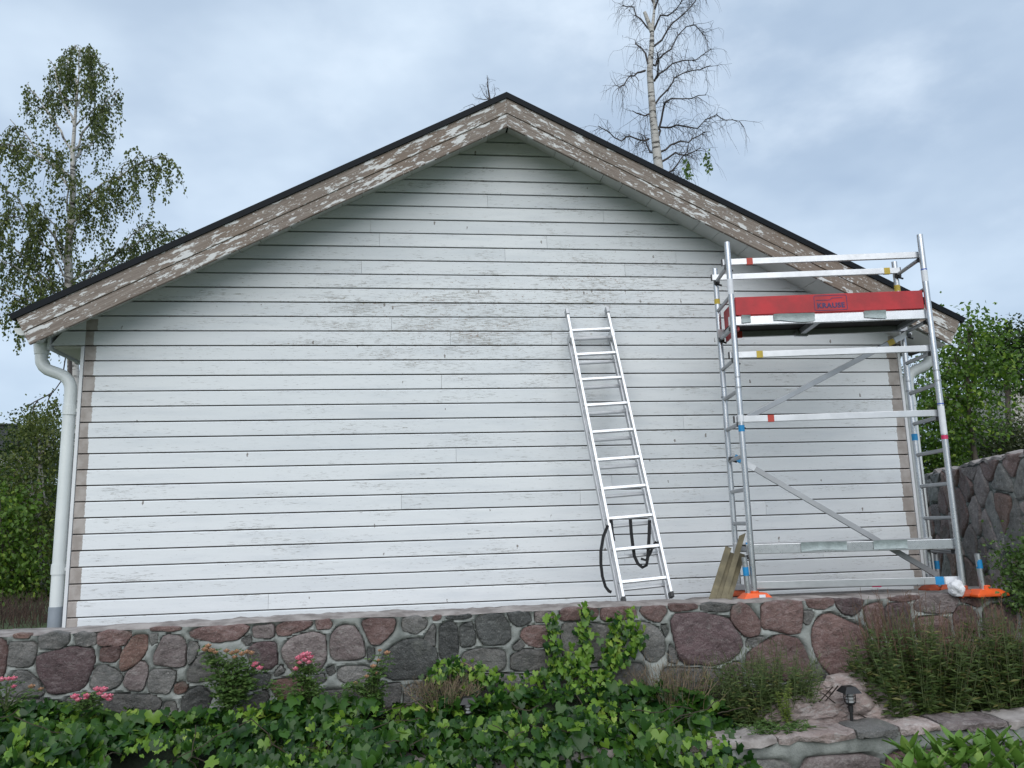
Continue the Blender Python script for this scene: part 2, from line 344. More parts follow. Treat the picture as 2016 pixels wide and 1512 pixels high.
# ------------------------------------------------------------------ house
D = .145; W = 8.123; AX, AZ = 4.03, 4.887; SLL, SLR = .508, .540; EZ = 2.61; EX = -.305
house = thing('wooden_house', 'white weatherboard gable end of a house with peeling brown rake boards and black roof', 'house', (0, 0, 0))
def xl(z):
    a = AX-(AZ-z)/SLL; return max(a, EX if z >= EZ-.002 else 0)
def xr(z):
    a = AX+(AZ-z)/SLR; return min(a, W-EX if z >= EZ-.002 else W)
PROF = [(.030, 0), (0, 0), (0, .124), (.009, .1335), (.030, .1335)]
n = -2
while n*D < AZ-.02:
    z0 = n*D
    L0, R0 = xl(z0), xr(z0)
    if R0-L0 < .1: break
    cuts = []
    if R0-L0 > 3:
        for _ in range(R.choice((0, 1, 1, 2))): cuts.append(R.uniform(L0+.8, R0-.8))
    cuts = sorted(cuts); segs = list(zip([None]+cuts, cuts+[None])); wob = R.uniform(-.002, .002)
    for a, b in segs:
        if a is not None and b is not None and b-a < .4: continue
        m = MB(); V = []
        for side in (0, 1):
            for (y, z) in PROF:
                zz = min(z0+z, AZ-.001)
                if side == 0: x = (a+.0012) if a is not None else xl(max(zz, z0+.001))
                else: x = (b-.0012) if b is not None else xr(max(zz, z0+.001))
                V.append((x, y+wob, zz))
        k = len(PROF)
        m.add(V, [(i, i+k, (i+1) % k+k, (i+1) % k) for i in range(k)]+[tuple(range(k)), tuple(range(2*k-1, k-1, -1))])
        build('siding_board', m, S_SIDING, house)
    n += 1
# wall body behind the boards
m = MB(); pts = [(0.012, -.3), (W-.012, -.3), (W-.012, EZ+.02), (W-EX-.02, EZ+.02), (W-EX-.02, AZ-SLR*(W-EX-.02-AX)), (AX, AZ-.004), (EX+.02, AZ-SLL*(AX-EX-.02)), (EX+.02, EZ+.02), (.012, EZ+.02)]
V = [(x, .0335, z) for x, z in pts]+[(x, .2, z) for x, z in pts]; k = len(pts)
m.add(V, [tuple(range(k)), tuple(range(2*k-1, k-1, -1))]+[(i, (i+1) % k, (i+1) % k+k, i+k) for i in range(k)])
build('wall_sheathing', m, BACK, house)
m = MB(); m.box((.02, .21, -.3), (.2, 7.2, 2.6)); m.box((W-.2, .21, -.3), (W-.02, 7.2, 2.6)); m.box((.2, 7.0, -.3), (W-.2, 7.2, 2.6))
build('wall', m, WHITE, house)
for x0, x1 in ((-.036, -.006), (W+.006, W+.036)):
    m = MB(); m.box((x0, -.004, -.28), (x1, .14, EZ-.012)); bevel(build('corner_board', m, WHITE, house), .003)
# roof: verge, two sheets
RY0, RY1 = -.405, 7.6
LE, AP, RE = Vector((-.485, 0, 2.795)), Vector((3.99, 0, 5.108)), Vector((8.635, 0, 2.795))
def roofpart(a, b, t0, t1, y0, y1):
    m = MB(); d = (b-a).normalized(); nrm = Vector((-d.z, 0, d.x)); nrm = nrm if nrm.z > 0 else -nrm
    def P(p, t, y):                                     # vertical cut at the ridge, square cut at the eave
        q = p+nrm*t
        if abs(p.x-AP.x) < .01: q = Vector((p.x, 0, p.z+t/abs(nrm.z)))
        return (q.x, y, q.z)
    V = [P(a, t0, y0), P(b, t0, y0), P(b, t1, y0), P(a, t1, y0), P(a, t0, y1), P(b, t0, y1), P(b, t1, y1), P(a, t1, y1)]
    m.add(V, [(0,1,2,3),(7,6,5,4),(0,4,5,1),(1,5,6,2),(2,6,7,3),(3,7,4,0)]); return m
for a, b, mt in ((LE, AP, S_RAKE_L), (AP, RE, S_RAKE_R)):
    build('roof_sheet', roofpart(a, b, -.050, -.016, RY0+.02, RY1), ROOFB, house)
    build('verge_trim', roofpart(a, b, -.066, -.010, RY0-.035, RY0+.018), ROOFB, house)
    a2 = a+(b-a)*(.007 if a is LE else 0); b2 = b-(b-a)*(.007 if b is RE else 0)
    bevel(build('rake_board', roofpart(a2, b2, -.205, -.062, RY0-.018, RY0+.012), mt, house), .004)
    a3 = a+(b-a)*(.007 if a is LE else 0); b3 = b-(b-a)*(.007 if b is RE else 0)
    bevel(build('rake_board', roofpart(a3, b3, -.330, -.208, RY0-.010, RY0+.020), mt, house), .004)
# soffit planks under the overhang, set square to the rake
for side in (0, 1):
    d = Vector((-1, 0, -SLL)).normalized() if side == 0 else Vector((1, 0, -SLR)).normalized()
    o = Vector((AX, 0, AZ)); Ltot = (4.36 if side == 0 else 4.40)/abs(d.x); nr = Vector((-d.z, 0, d.x)); nr = nr if nr.z > 0 else -nr
    s = .01; k = 0
    while s < Ltot-.02:
        e = min(s+(.33 if k % 2 else .22), Ltot); m = MB(); t0 = .0005*R.random()
        A = o+d*s; B = o+d*(e-.004)
        V = [A+nr*t0, B+nr*t0, B+nr*.02, A+nr*.02]
        V = [(p.x, y, p.z) for y in (RY0+.05, .028) for p in V]
        m.add(V, [(0,1,2,3),(7,6,5,4),(0,4,5,1),(1,5,6,2),(2,6,7,3),(3,7,4,0)])
        build('soffit_plank', m, SOFF, house); s = e; k += 1
# eaves, gutters and downpipes on both sides
def mir(x, s): return x if s == 0 else W-x
for s in (0, 1):
    def bx(m, a, b):
        x0, x1 = sorted((mir(a[0], s), mir(b[0], s))); m.box((x0, a[1], a[2]), (x1, b[1], b[2]))
    m = MB(); bx(m, (EX+.012, .036, EZ-.022), (-.155, 7.2, EZ-.002)); build('eave_soffit', m, CREAM, house)
    m = MB(); bx(m, (-.150, .036, EZ-.024), (-.038, 7.2, EZ-.003)); build('eave_soffit', m, CREAM, house)
    m = MB(); bx(m, (EX-.022, -.022, EZ-.045), (EX-.002, 7.2, EZ+.10)); build('fascia_board', m, WHITE, house)
    m = MB(); V = []; gx, gz = -.405, 2.685; na = 10
    for y in (-.345, 7.4):
        for rr in (.066, .061):
            for i in range(na+1):
                t = math.pi+math.pi*i/na; V.append((mir(gx+rr*math.cos(t), s), y, gz+rr*math.sin(t)))
    q = na+1; F = []
    for i in range(na):
        F += [(i, i+1, 2*q+i+1, 2*q+i), (q+i, 3*q+i, 3*q+i+1, q+i+1)]
    F += [tuple(range(q)), tuple(range(3*q-1, 2*q-1, -1))]
    m.add(V, F); build('gutter', m, PLASTW, house, True)
    path = [(-.405, 2.66), (-.405, 2.50), (-.398, 2.455), (-.375, 2.415), (-.34, 2.385), (-.29, 2.365), (-.235, 2.345), (-.185, 2.32), (-.150, 2.28), (-.130, 2.23), (-.124, 2.17), (-.120, .22)]
    PY = .055
    m = MB(); m.tube([(mir(x, s), PY, z) for x, z in path], .054, 20); dp = build('downpipe', m, PLASTW, house, True)
    m = MB(); m.tube([(mir(-.405, s), PY, 2.63), (mir(-.405, s), PY, 2.53)], [.075, .060], 20); build('outlet_funnel', m, PLASTW, dp, True)
    m = MB(); m.tube([(mir(-.119, s), PY, .235), (mir(-.119, s), PY, -.05)], .060, 20); build('drain_sleeve', m, GREYPL, dp, True)
    for z in (2.00, .56):
        m = MB(); m.tube([(mir(-.121, s), PY, z-.045), (mir(-.121, s), PY, z+.045)], .061, 20); bx(m, (-.07, PY-.012, z-.014), (-.03, PY+.012, z+.014)); build('pipe_bracket', m, PLASTW, dp, False)

# ------------------------------------------------------------------ stone walls
def chaikin(P, it=2, k=.11):
    for _ in range(it):
        Q = []
        for i in range(len(P)):
            a, b = P[i], P[(i+1) % len(P)]
            Q += [(a[0]+(b[0]-a[0])*k, a[1]+(b[1]-a[1])*k), (b[0]-(b[0]-a[0])*k, b[1]-(b[1]-a[1])*k)]
        P = Q
    return P
def resample(P, n):
    L = [0]
    for i in range(len(P)): L.append(L[-1]+math.dist(P[i], P[(i+1) % len(P)]))
    out = []; j = 0
    for k in range(n):
        t = L[-1]*k/n
        while L[j+1] < t: j += 1
        f = (t-L[j])/max(1e-9, L[j+1]-L[j]); a, b = P[j], P[(j+1) % len(P)]
        out.append((a[0]+(b[0]-a[0])*f, a[1]+(b[1]-a[1])*f))
    return out
def grow(P, d):
    cx = sum(p[0] for p in P)/len(P); cy = sum(p[1] for p in P)/len(P); out = []
    for x, y in P:
        L = math.hypot(x-cx, y-cy) or 1; out.append((x+(x-cx)/L*d, y+(y-cy)/L*d))
    return out
def stone_mesh(poly, F, prot, seed, n=22):
    """poly in wall coordinates (u,v); F(u,v,out) -> world"""
    poly = grow(poly, .011); P = resample(chaikin(poly), n); P = [(u+.007*noise.noise(Vector((u*23, v*23, seed))), v+.007*noise.noise(Vector((u*23, v*23, seed+9)))) for u, v in P]; cx = sum(p[0] for p in P)/n; cy = sum(p[1] for p in P)/n
    m = MB(); rings = []
    tx, ty = R.uniform(-.05, .05), R.uniform(-.05, .05)
    for sc_, o in ((1.0, -.06), (1.0, .30*prot), (.955, .85*prot), (.84, 1.0*prot), (.62, 1.0*prot), (.32, 1.0*prot)):
        ring = []
        for (u, v) in P:
            x = cx+(u-cx)*sc_; y = cy+(v-cy)*sc_
            nn = noise.noise(Vector((x*7+seed, y*7, seed*.37)))*.020+noise.noise(Vector((x*19+seed, y*19, seed)))*.010
            ring.append(F(x, y, o+(nn if o > 0 else 0)+((x-cx)*tx+(y-cy)*ty)*(o > 0)))
        rings.append(ring)
    V = [p for r in rings for p in r]+[F(cx, cy, prot*1.02+noise.noise(Vector((cx*7+seed, cy*7, 0)))*.014)]
    Fc = []
    for a in range(len(rings)-1):
        Fc += [(a*n+k, a*n+(k+1) % n, (a+1)*n+(k+1) % n, (a+1)*n+k) for k in range(n)]
    la = (len(rings)-1)*n; Fc += [(la+k, la+(k+1) % n, len(V)-1) for k in range(n)]
    m.add(V, Fc); return m
import numpy as np
def mortar_grid(polys, u0, u1, v0fn, v1fn, F, du, nv, bead=.022):
    nu = int((u1-u0)/du); m = MB()
    U = np.linspace(u0, u1, nu+1); pts = []
    for u in U:
        a, b = v0fn(u), v1fn(u)
        for j in range(nv+1): pts.append((u, a+(b-a)*j/nv))
    pts = np.array(pts); best = np.full(len(pts), .2); inside = np.zeros(len(pts), bool)
    for poly in polys:
        P = np.array(resample(chaikin(grow(poly, .011)), 22)); lo = P.min(0)-.12; hi = P.max(0)+.12
        ix = np.where(((pts >= lo) & (pts <= hi)).all(1))[0]
        if not len(ix): continue
        q = pts[ix]; ins = np.zeros(len(q), bool); dm = np.full(len(q), 9.)
        for i in range(len(P)):
            a, b = P[i], P[(i+1) % len(P)]; ab = b-a; t = np.clip(((q-a)@ab)/max(1e-12, ab@ab), 0, 1)
            dm = np.minimum(dm, np.linalg.norm(q-(a+t[:, None]*ab), axis=1))
            c = ((a[1] > q[:, 1]) != (b[1] > q[:, 1])); xx = a[0]+(q[:, 1]-a[1])*(ab[0])/(ab[1] if abs(ab[1]) > 1e-9 else 1e-9); ins ^= c & (q[:, 0] < xx)
        inside[ix] |= ins; best[ix] = np.minimum(best[ix], np.where(ins, 0, dm))
    for (u, v), d, ins in zip(pts, best, inside):
        h = -.03 if ins else bead*(1-math.exp(-(d/.014)**2))
        h += .003*noise.noise(Vector((u*14, v*14, 1)))+.004*noise.noise(Vector((u*4, v*4, 5)))
        m.v.append(tuple(F(u, v, h)))
    for i in range(nu):
        for j in range(nv): a = i*(nv+1)+j; m.f.append((a, a+nv+1, a+nv+2, a+1))
    return m

# front retaining wall; stone outlines as they sit in the wall face (plane y = WY)
WY = -1.40
Z_A, Z_B, Z_C, Z_D, Z_E = (0, 1180, 4.032), (350, 1180, 4.032), (800, 1140, 3.6655), (1300, 1140, 4.065), (1616, 1140, 4.065)
ZP = (0, 0, 1)
STONES = [
(Z_A,'r',[(-140,330),(20,320),(45,345),(55,420),(40,560),(20,620),(-120,640)]),(Z_A,'g',[(90,345),(270,342),(292,400),(255,520),(170,530),(75,520),(80,420)]),
(Z_A,'o',[(112,276),(240,274),(228,304),(115,306)]),(Z_A,'g',[(330,290),(420,265),(545,275),(540,340),(470,390),(340,385),(325,350)]),
(Z_A,'g',[(600,270),(755,265),(760,350),(690,370),(620,355)]),(Z_A,'r',[(780,270),(860,245),(1030,258),(1035,290),(980,365),(790,362)]),
(Z_A,'r',[(800,384),(955,378),(935,475),(880,490),(805,485)]),(Z_A,'v',[(310,440),(590,382),(745,398),(740,520),(690,640),(660,705),(440,750),(390,730),(300,540)]),
(Z_A,'o',[(1060,295),(1165,280),(1165,400),(1090,500),(980,570),(960,540),(970,430)]),(Z_A,'g',[(1195,280),(1250,280),(1240,330),(1200,360)]),
(Z_A,'r',[(1205,222),(1420,215),(1430,240),(1380,252),(1200,250)]),(Z_A,'p',[(1300,310),(1330,285),(1420,300),(1465,330),(1470,520),(1400,530),(1230,510),(1235,420)]),
(Z_A,'g',[(1495,340),(1560,350),(1570,400),(1530,490),(1495,510)]),(Z_A,'r',[(1490,270),(1600,222),(1930,200),(1985,222),(1900,310),(1720,335),(1580,320)]),
(Z_A,'g',[(760,540),(830,525),(920,570),(965,610),(950,670),(880,710),(790,720),(720,690)]),(Z_A,'p',[(1010,590),(1100,500),(1160,510),(1165,600),(1130,715),(1040,715),(990,660)]),
(Z_A,'g',[(1200,570),(1290,560),(1385,570),(1390,630),(1340,740),(1200,735),(1185,660)]),(Z_A,'o',[(1400,680),(1450,660),(1485,690),(1470,730),(1420,750),(1390,730)]),
(Z_A,'g',[(130,570),(220,580),(300,650),(360,760),(90,770),(50,700)]),(Z_A,'g',[(880,750),(1200,760),(1275,800),(1260,880),(1100,900),(800,890),(780,820)]),
(Z_A,'g',[(1310,820),(1380,820),(1400,880),(1380,960),(1280,960)]),(Z_A,'g',[(1500,560),(1580,460),(1690,420),(1740,480),(1720,620),(1590,650),(1490,650)]),
(Z_A,'d',[(1440,820),(1500,730),(1590,690),(1680,760),(1640,880),(1470,930)]),(Z_A,'g',[(530,790),(640,745),(720,765),(760,900),(520,900)]),(Z_A,'g',[(-100,790),(330,800),(500,825),(480,940),(-100,940)]),
(Z_B,'p',[(600,218),(760,200),(760,290),(720,305),(610,300)]),(Z_B,'r',[(790,212),(870,182),(1065,172),(1050,220),(870,285),(790,280)]),(Z_B,'r',[(1100,168),(1195,162),(1225,195),(1200,230),(1110,235)]),
(Z_B,'g',[(520,320),(575,290),(580,340),(550,355)]),(Z_B,'v',[(590,370),(660,345),(775,345),(785,500),(740,550),(600,545),(560,430)]),
(Z_B,'p',[(900,310),(1060,265),(1170,290),(1170,480),(1120,570),(900,570),(850,480),(830,400)]),(Z_B,'p',[(1240,260),(1300,210),(1400,218),(1460,320),(1485,440),(1440,470),(1250,480),(1215,430),(1220,320)]),
(Z_B,'r',[(1460,180),(1540,155),(1730,158),(1700,260),(1600,350),(1540,355),(1490,250)]),(Z_B,'g',[(1790,155),(1900,135),(1980,170),(1960,220),(1890,265),(1790,240)]),
(ZP,'d',[(752,1300),(765,1280),(790,1264),(822,1257),(842,1263),(858,1283),(861,1301),(855,1322),(830,1333),(800,1336),(768,1336),(752,1322)]),
(Z_B,'d',[(1510,400),(1555,395),(1555,450),(1520,495)]),(Z_B,'g',[(1180,560),(1230,530),(1240,580),(1210,600)]),(Z_B,'g',[(1270,560),(1330,535),(1470,535),(1560,560),(1590,640),(1400,660),(1280,640)]),
(Z_B,'o',[(740,680),(800,640),(960,630),(1060,680),(1010,750),(880,790),(780,760)]),(Z_B,'g',[(1100,610),(1150,600),(1170,640),(1110,670)]),(Z_B,'g',[(770,590),(820,525),(845,570),(800,595)]),
(Z_B,'d',[(560,630),(640,600),(735,600),(700,680),(570,720)]),(Z_B,'g',[(520,820),(640,745),(700,725),(720,790),(640,870),(500,900)]),(Z_B,'g',[(1620,695),(1755,668),(1770,720),(1740,900),(1630,900)]),
(Z_B,'g',[(1800,735),(1850,680),(1985,700),(1990,900),(1800,900)]),(Z_B,'g',[(1100,730),(1590,700),(1590,900),(1080,900)]),
(Z_C,'r',[(195,272),(250,264),(240,290),(200,295)]),(Z_C,'d',[(285,268),(460,253),(460,280),(300,290)]),(Z_C,'g',[(130,430),(190,330),(205,350),(205,480),(150,450)]),
(Z_C,'d',[(240,350),(300,312),(365,330),(370,500),(360,580),(290,590),(240,550)]),(Z_C,'d',[(395,340),(470,312),(490,400),(490,470),(400,490),(390,420)]),
(Z_C,'d',[(500,282),(600,255),(690,262),(740,340),(750,420),(720,465),(560,465),(525,420)]),(Z_C,'d',[(730,244),(870,240),(900,290),(870,320),(800,335),(760,300)]),(Z_C,'p',[(930,240),(1030,234),(1060,300),(940,310)]),
(Z_C,'r',[(840,370),(900,345),(1050,335),(1060,470),(960,490),(880,470),(830,420)]),(Z_C,'g',[(400,540),(520,505),(700,512),(710,600),(690,660),(420,650)]),(Z_C,'g',[(760,550),(870,507),(1040,530),(1050,650),(760,660)]),
(Z_C,'g',[(770,490),(820,440),(850,480),(790,510)]),(Z_C,'r',[(1110,220),(1240,210),(1380,214),(1380,270),(1250,290),(1120,300)]),(Z_C,'r',[(1410,210),(1600,198),(1650,212),(1650,280),(1420,300),(1405,270)]),
(Z_C,'r',[(1690,205),(1860,192),(1870,240),(1830,310),(1760,290),(1700,250)]),(Z_C,'g',[(1120,330),(1250,312),(1370,330),(1480,350),(1560,420),(1540,560),(1300,600),(1130,560)]),
(Z_C,'g',[(1610,330),(1720,320),(1800,350),(1850,420),(1870,540),(1800,600),(1740,590),(1680,480),(1610,400)]),(Z_C,'d',[(1840,340),(1870,340),(1880,380),(1865,420)]),(Z_C,'g',[(1900,470),(1930,520),(1955,600),(1890,590)]),
(Z_C,'g',[(250,622),(370,622),(470,670),(480,900),(150,900),(110,760)]),(Z_C,'g',[(510,690),(700,690),(1000,700),(1000,900),(520,900)]),(Z_C,'g',[(1060,690),(1420,640),(1450,900),(1060,900)]),(Z_C,'g',[(1480,620),(1720,610),(1740,900),(1490,900)]),
(Z_D,'r',[(70,202),(290,198),(295,235),(150,255),(75,250)]),(Z_D,'g',[(330,208),(420,190),(560,204),(560,240),(500,260),(330,250)]),
(Z_D,'v',[(80,290),(300,272),(540,312),(570,380),(640,470),(660,560),(540,660),(420,680),(180,680),(150,620),(110,450)]),(Z_D,'r',[(575,230),(640,195),(700,215),(790,330),(790,440),(690,460),(620,400),(570,330)]),
(Z_D,'r',[(812,194),(1000,180),(1132,174),(1130,420),(1050,440),(900,400),(812,400)]),(Z_D,'r',[(1165,168),(1380,154),(1375,200),(1300,240),(1200,230)]),(Z_D,'v',[(1400,164),(1620,158),(1600,240),(1540,295),(1460,270),(1410,210)]),
(Z_D,'g',[(1150,262),(1210,262),(1220,300),(1180,360),(1150,340)]),
(ZP,'r',[(1600,1240),(1612,1214),(1632,1206),(1655,1218),(1695,1235),(1712,1256),(1710,1292),(1692,1325),(1667,1337),(1634,1328),(1612,1300),(1600,1265)]),
(Z_D,'g',[(700,482),(790,464),(830,474),(760,540),(690,540)]),(Z_D,'r',[(830,505),(960,445),(1100,482),(1150,560),(1190,650),(1170,800),(700,820),(690,600)]),(Z_D,'g',[(20,715),(180,722),(480,722),(480,900),(20,900)]),
(Z_D,'v',[(500,710),(630,660),(665,850),(500,900)]),(Z_D,'g',[(1200,710),(1260,680),(1330,790),(1250,860),(1190,860)]),
(Z_E,'r',[(345,222),(470,192),(500,250),(500,480),(420,470),(370,350)]),(Z_E,'v',[(520,205),(700,192),(720,300),(735,480),(650,560),(525,480)]),(Z_E,'r',[(540,148),(780,128),(790,165),(650,178),(550,168)]),
(Z_E,'p',[(830,124),(1090,118),(1090,180),(1050,260),(950,270),(760,260),(740,200)]),(Z_E,'r',[(1120,124),(1305,118),(1305,180),(1250,220),(1180,190),(1120,180)]),(Z_E,'r',[(1060,285),(1110,215),(1200,228),(1240,285),(1250,480),(1080,440)]),
(Z_E,'r',[(755,312),(930,302),(1020,322),(1040,480),(780,520)]),(Z_E,'v',[(1300,245),(1380,205),(1500,212),(1560,300),(1550,480),(1310,480)]),(Z_E,'g',[(1325,122),(1500,108),(1560,125),(1400,146),(1325,165)]),
(Z_E,'r',[(440,500),(640,580),(700,700),(640,850),(400,800),(360,650)]),(Z_E,'r',[(720,560),(1060,480),(1250,525),(1250,850),(720,850)]),(Z_E,'g',[(1290,515),(1620,515),(1640,850),(1290,850)]),
(Z_E,'r',[(1590,120),(1750,110),(1780,300),(1620,330)]),(Z_E,'v',[(1600,360),(1780,330),(1800,560),(1660,620)]),
]
wall = thing('stone_retaining_wall', 'waist high retaining wall of red and grey field stones in front of the house', 'stone wall', (4, WY+.2, -.5))
FW = lambda u, v, o: Vector((u, WY-o, v))
TOPPX = [(-120,1258),(0,1253),(75,1250),(130,1247),(210,1241),(290,1237),(350,1233),(430,1231),(520,1224),(620,1219),(700,1215),(780,1213),(830,1213),(920,1209),(1000,1204),(1080,1201),(1200,1194),(1320,1191),(1380,1190),(1450,1187),(1580,1182),(1700,1179),(1830,1172),(1900,1170),(1990,1168),(2100,1166)]
TOP = [(p.x, p.z) for p in (at(x, y, WY) for x, y in TOPPX)]
def topz(x):
    if x <= TOP[0][0]: return TOP[0][1]
    for (a, za), (b, zb) in zip(TOP, TOP[1:]):
        if x <= b: return za+(zb-za)*(x-a)/(b-a)
    return TOP[-1][1]
polys = []
for i, ((ox, oy, s), c, pts) in enumerate(STONES):
    poly = []
    for x, y in pts:
        p = at(ox+x/s, oy+y/s, WY); poly.append((p.x, p.z))
    polys.append(poly); ar = abs(sum(poly[k-1][0]*poly[k][1]-poly[k][0]*poly[k-1][1] for k in range(len(poly))))/2
    build('stone', stone_mesh(poly, FW, .010+.06*min(.25, math.sqrt(ar)*.6)*.6, i*3.1), ST[c], wall, True)
WX0, WX1 = TOP[0][0]-.6, 8.45
build('mortar', mortar_grid(polys, WX0, WX1, lambda u: -.75, lambda u: topz(u)-.004, FW, .013, 56), MORT, wall, True)
m = MB(); nxx = 300
for i in range(nxx+1):
    x = WX0+(WX1-WX0)*i/nxx; z = topz(x)
    for j, (dy, dz) in enumerate(((.016, -.03), (.010, -.006), (.06, .010), (.2, .016), (.36, .008), (.43, -.02), (.45, -.6))):
        nz = .012*noise.noise(Vector((x*5, j*1.7, 3)))+.008*noise.noise(Vector((x*15, j*3, 7)))
        m.v.append((x, WY+dy+.01*noise.noise(Vector((x*6, j, 1))), z+dz+(nz if j in (2, 3, 4) else nz*.4)))
for i in range(nxx):
    for j in range(6): a = i*7+j; m.f.append((a, a+7, a+8, a+1))
build('wall_coping', m, CAPM, wall, True)

def voronoi(seeds, x0, x1, y0, y1, gap):
    out = []
    for i, s in enumerate(seeds):
        P = [(x0, y0), (x1, y0), (x1, y1), (x0, y1)]
        for j, t in enumerate(seeds):
            if i == j or abs(t[0]-s[0]) > 1.4: continue
            mx, my = (s[0]+t[0])/2, (s[1]+t[1])/2; nx_, ny_ = t[0]-s[0], t[1]-s[1]; L = math.hypot(nx_, ny_); nx_ /= L; ny_ /= L
            Q = []
            for k in range(len(P)):
                a, b = P[k], P[(k+1) % len(P)]; da = (a[0]-mx)*nx_+(a[1]-my)*ny_+gap; db = (b[0]-mx)*nx_+(b[1]-my)*ny_+gap
                if da <= 0: Q.append(a)
                if (da < 0) != (db < 0):
                    f = da/(da-db); Q.append((a[0]+(b[0]-a[0])*f, a[1]+(b[1]-a[1])*f))
            P = Q
            if len(P) < 3: break
        if len(P) >= 3: out.append(P)
    return out
def seeds(x0, x1, y0, y1, dx, dy, jit=.36):
    out = []; r = 0; y = y0+dy*.5
    while y < y1:
        x = x0+dx*(.25+.5*(r % 2))
        while x < x1: out.append((x+R.uniform(-jit, jit)*dx, y+R.uniform(-jit, jit)*dy)); x += dx*R.uniform(.75, 1.3)
        y += dy; r += 1
    return out
# tall side wall running back past the house, up the slope
sidew = thing('stone_retaining_wall', 'tall rough field stone wall rising beside the right corner of the house', 'stone wall', (9.3, 1.0, 0))
SL = (SWB-SWA).length
def FS(u, v, o): p = SWA+SWD*u-SWN*o; return Vector((p.x, p.y, v))
def stz(u): return 1.40+.06*noise.noise(Vector((u*1.7, 3.3, 0)))+.05*noise.noise(Vector((u*5, 1, 0)))-.012*u
sp = voronoi(seeds(-.2, SL, -.1, 1.55, .58, .27), -.3, SL, -.1, 1.6, .020); keep = []
for i, P in enumerate(sp):
    P = [(u, min(v, stz(u)-.01+.03*math.sin(i))) for u, v in P]
    if max(v for u, v in P)-min(v for u, v in P) < .06: continue
    keep.append(P); build('stone', stone_mesh(P, FS, .022, 200+i*2.3, 16), R.choice((SST['r'], SST['r'], SST['p'], SST['p'], SST['g'], SST['g'], SST['o'], ST['p']))  , sidew, True)
build('mortar', mortar_grid(keep, -.3, SL, lambda u: -.3, lambda u: stz(u)-.01, FS, .016, 90, .016), MORT, sidew, True)
m = MB()
for i in range(121):
    u = -.3+(SL+.3)*i/120; z = stz(u)
    for j, (o, dz) in enumerate(((.02, -.03), (.01, .0), (-.12, .03), (-.3, .0), (-.34, -.4))): m.v.append(tuple(FS(u, z+dz+.02*noise.noise(Vector((u*5, j, 2))), o)))
for i in range(120):
    for j in range(4): a = i*5+j; m.f.append((a, a+1, a+6, a+5))
build('wall_coping', m, CAPM, sidew, True)
# low wall holding the flower bed
LY = -2.22
loww = thing('stone_retaining_wall', 'low stone wall edging the flower bed, mostly overgrown with ivy', 'stone wall', (4.2, LY, -.9))
FL = lambda u, v, o: Vector((u, LY-o, v))
def ltz(x): return -.628+.014*(x-4.5)+.02*noise.noise(Vector((x*1.3, 9, 0)))
lp = voronoi(seeds(-1, 9, -1.15, -.77, .45, .26), -1.2, 9.2, -1.16, -.765, .022)
for i, P in enumerate(lp): build('stone', stone_mesh(P, FL, .02, 500+i*1.9, 14), ST[R.choice('ggpgrv')], loww, True)
build('mortar', mortar_grid(lp, -1.2, 9.2, lambda u: -1.15, lambda u: ltz(u)-.03, FL, .03, 24, .02), MORT, loww, True)
x = -1.2; i = 0
while x < 9.1:
    L = R.uniform(.28, .62); m = MB(); nseg = 8
    for a in range(nseg+1):
        u = x+.008+(L-.016)*a/nseg; ed = .75 if a in (0, nseg) else 1
        for b, (y, z) in enumerate(((.04, -.052), (-.036, -.050), (-.044, -.040), (-.044, -.008), (-.03, .002), (.16, .008), (.3, 0), (.33, -.06))):
            nn = noise.noise(Vector((u*9, b*1.3, i)))*.018+noise.noise(Vector((u*26, b*2.3, i)))*.010
            m.v.append((u, LY+y*ed+nn, ltz(u)+z*ed+nn))
    for a in range(nseg):
        for b in range(7): k = a*8+b; m.f.append((k, k+8, k+9, k+1))
    m.f += [tuple(range(8)), tuple(range(nseg*8+7, nseg*8-1, -1))]
    build('cap_stone', m, R.choice((PINKG, ST['p'], CAPM, CAPM, ST['g'], PINKG)), loww, True); x += L; i += 1
# pale boulders in the bed beside the lantern
def boulder(c, s, seed, label):
    bm = bmesh.new(); bmesh.ops.create_icosphere(bm, subdivisions=4, radius=1)
    for v in bm.verts:
        d = v.co.normalized(); k = 1+.30*noise.noise(d*1.4+Vector((seed, 0, 0)))+.16*noise.noise(d*3.4+Vector((0, seed, 0)))+.06*noise.noise(d*8+Vector((0, seed, 3)))
        cr_ = abs(noise.noise(d*2.3+Vector((seed*2, 1, 1)))); k -= .16*max(0, 1-cr_*8)
        v.co = Vector((d.x*s[0]*k, d.y*s[1]*k, d.z*s[2]*k))
    me = bpy.data.meshes.new('boulder'); bm.to_mesh(me); bm.free(); me.materials.append(PINKG)
    me.polygons.foreach_set('use_smooth', [True]*len(me.polygons)); me.set_sharp_from_angle(angle=math.radians(13))
    o = bpy.data.objects.new('boulder', me); COL.objects.link(o); o.location = c; tag(o, label, 'rock', 'pale granite boulders in the bed')
p = at(1690, 1378, -1.75); boulder((p.x, -1.72, -.515), (.44, .22, .175), 1.3, 'largest pale pink granite boulder right behind the black garden lantern')
p = at(1610, 1410, -1.95); boulder((p.x-.05, -1.86, -.585), (.36, .15, .125), 4.4, 'pale pink granite boulder under the leafy clump left of the lantern')
p = at(1735, 1415, -1.95); boulder((p.x+.03, -1.84, -.575), (.30, .12, .12), 8.1, 'small pale pink granite boulder at the foot of the lantern')

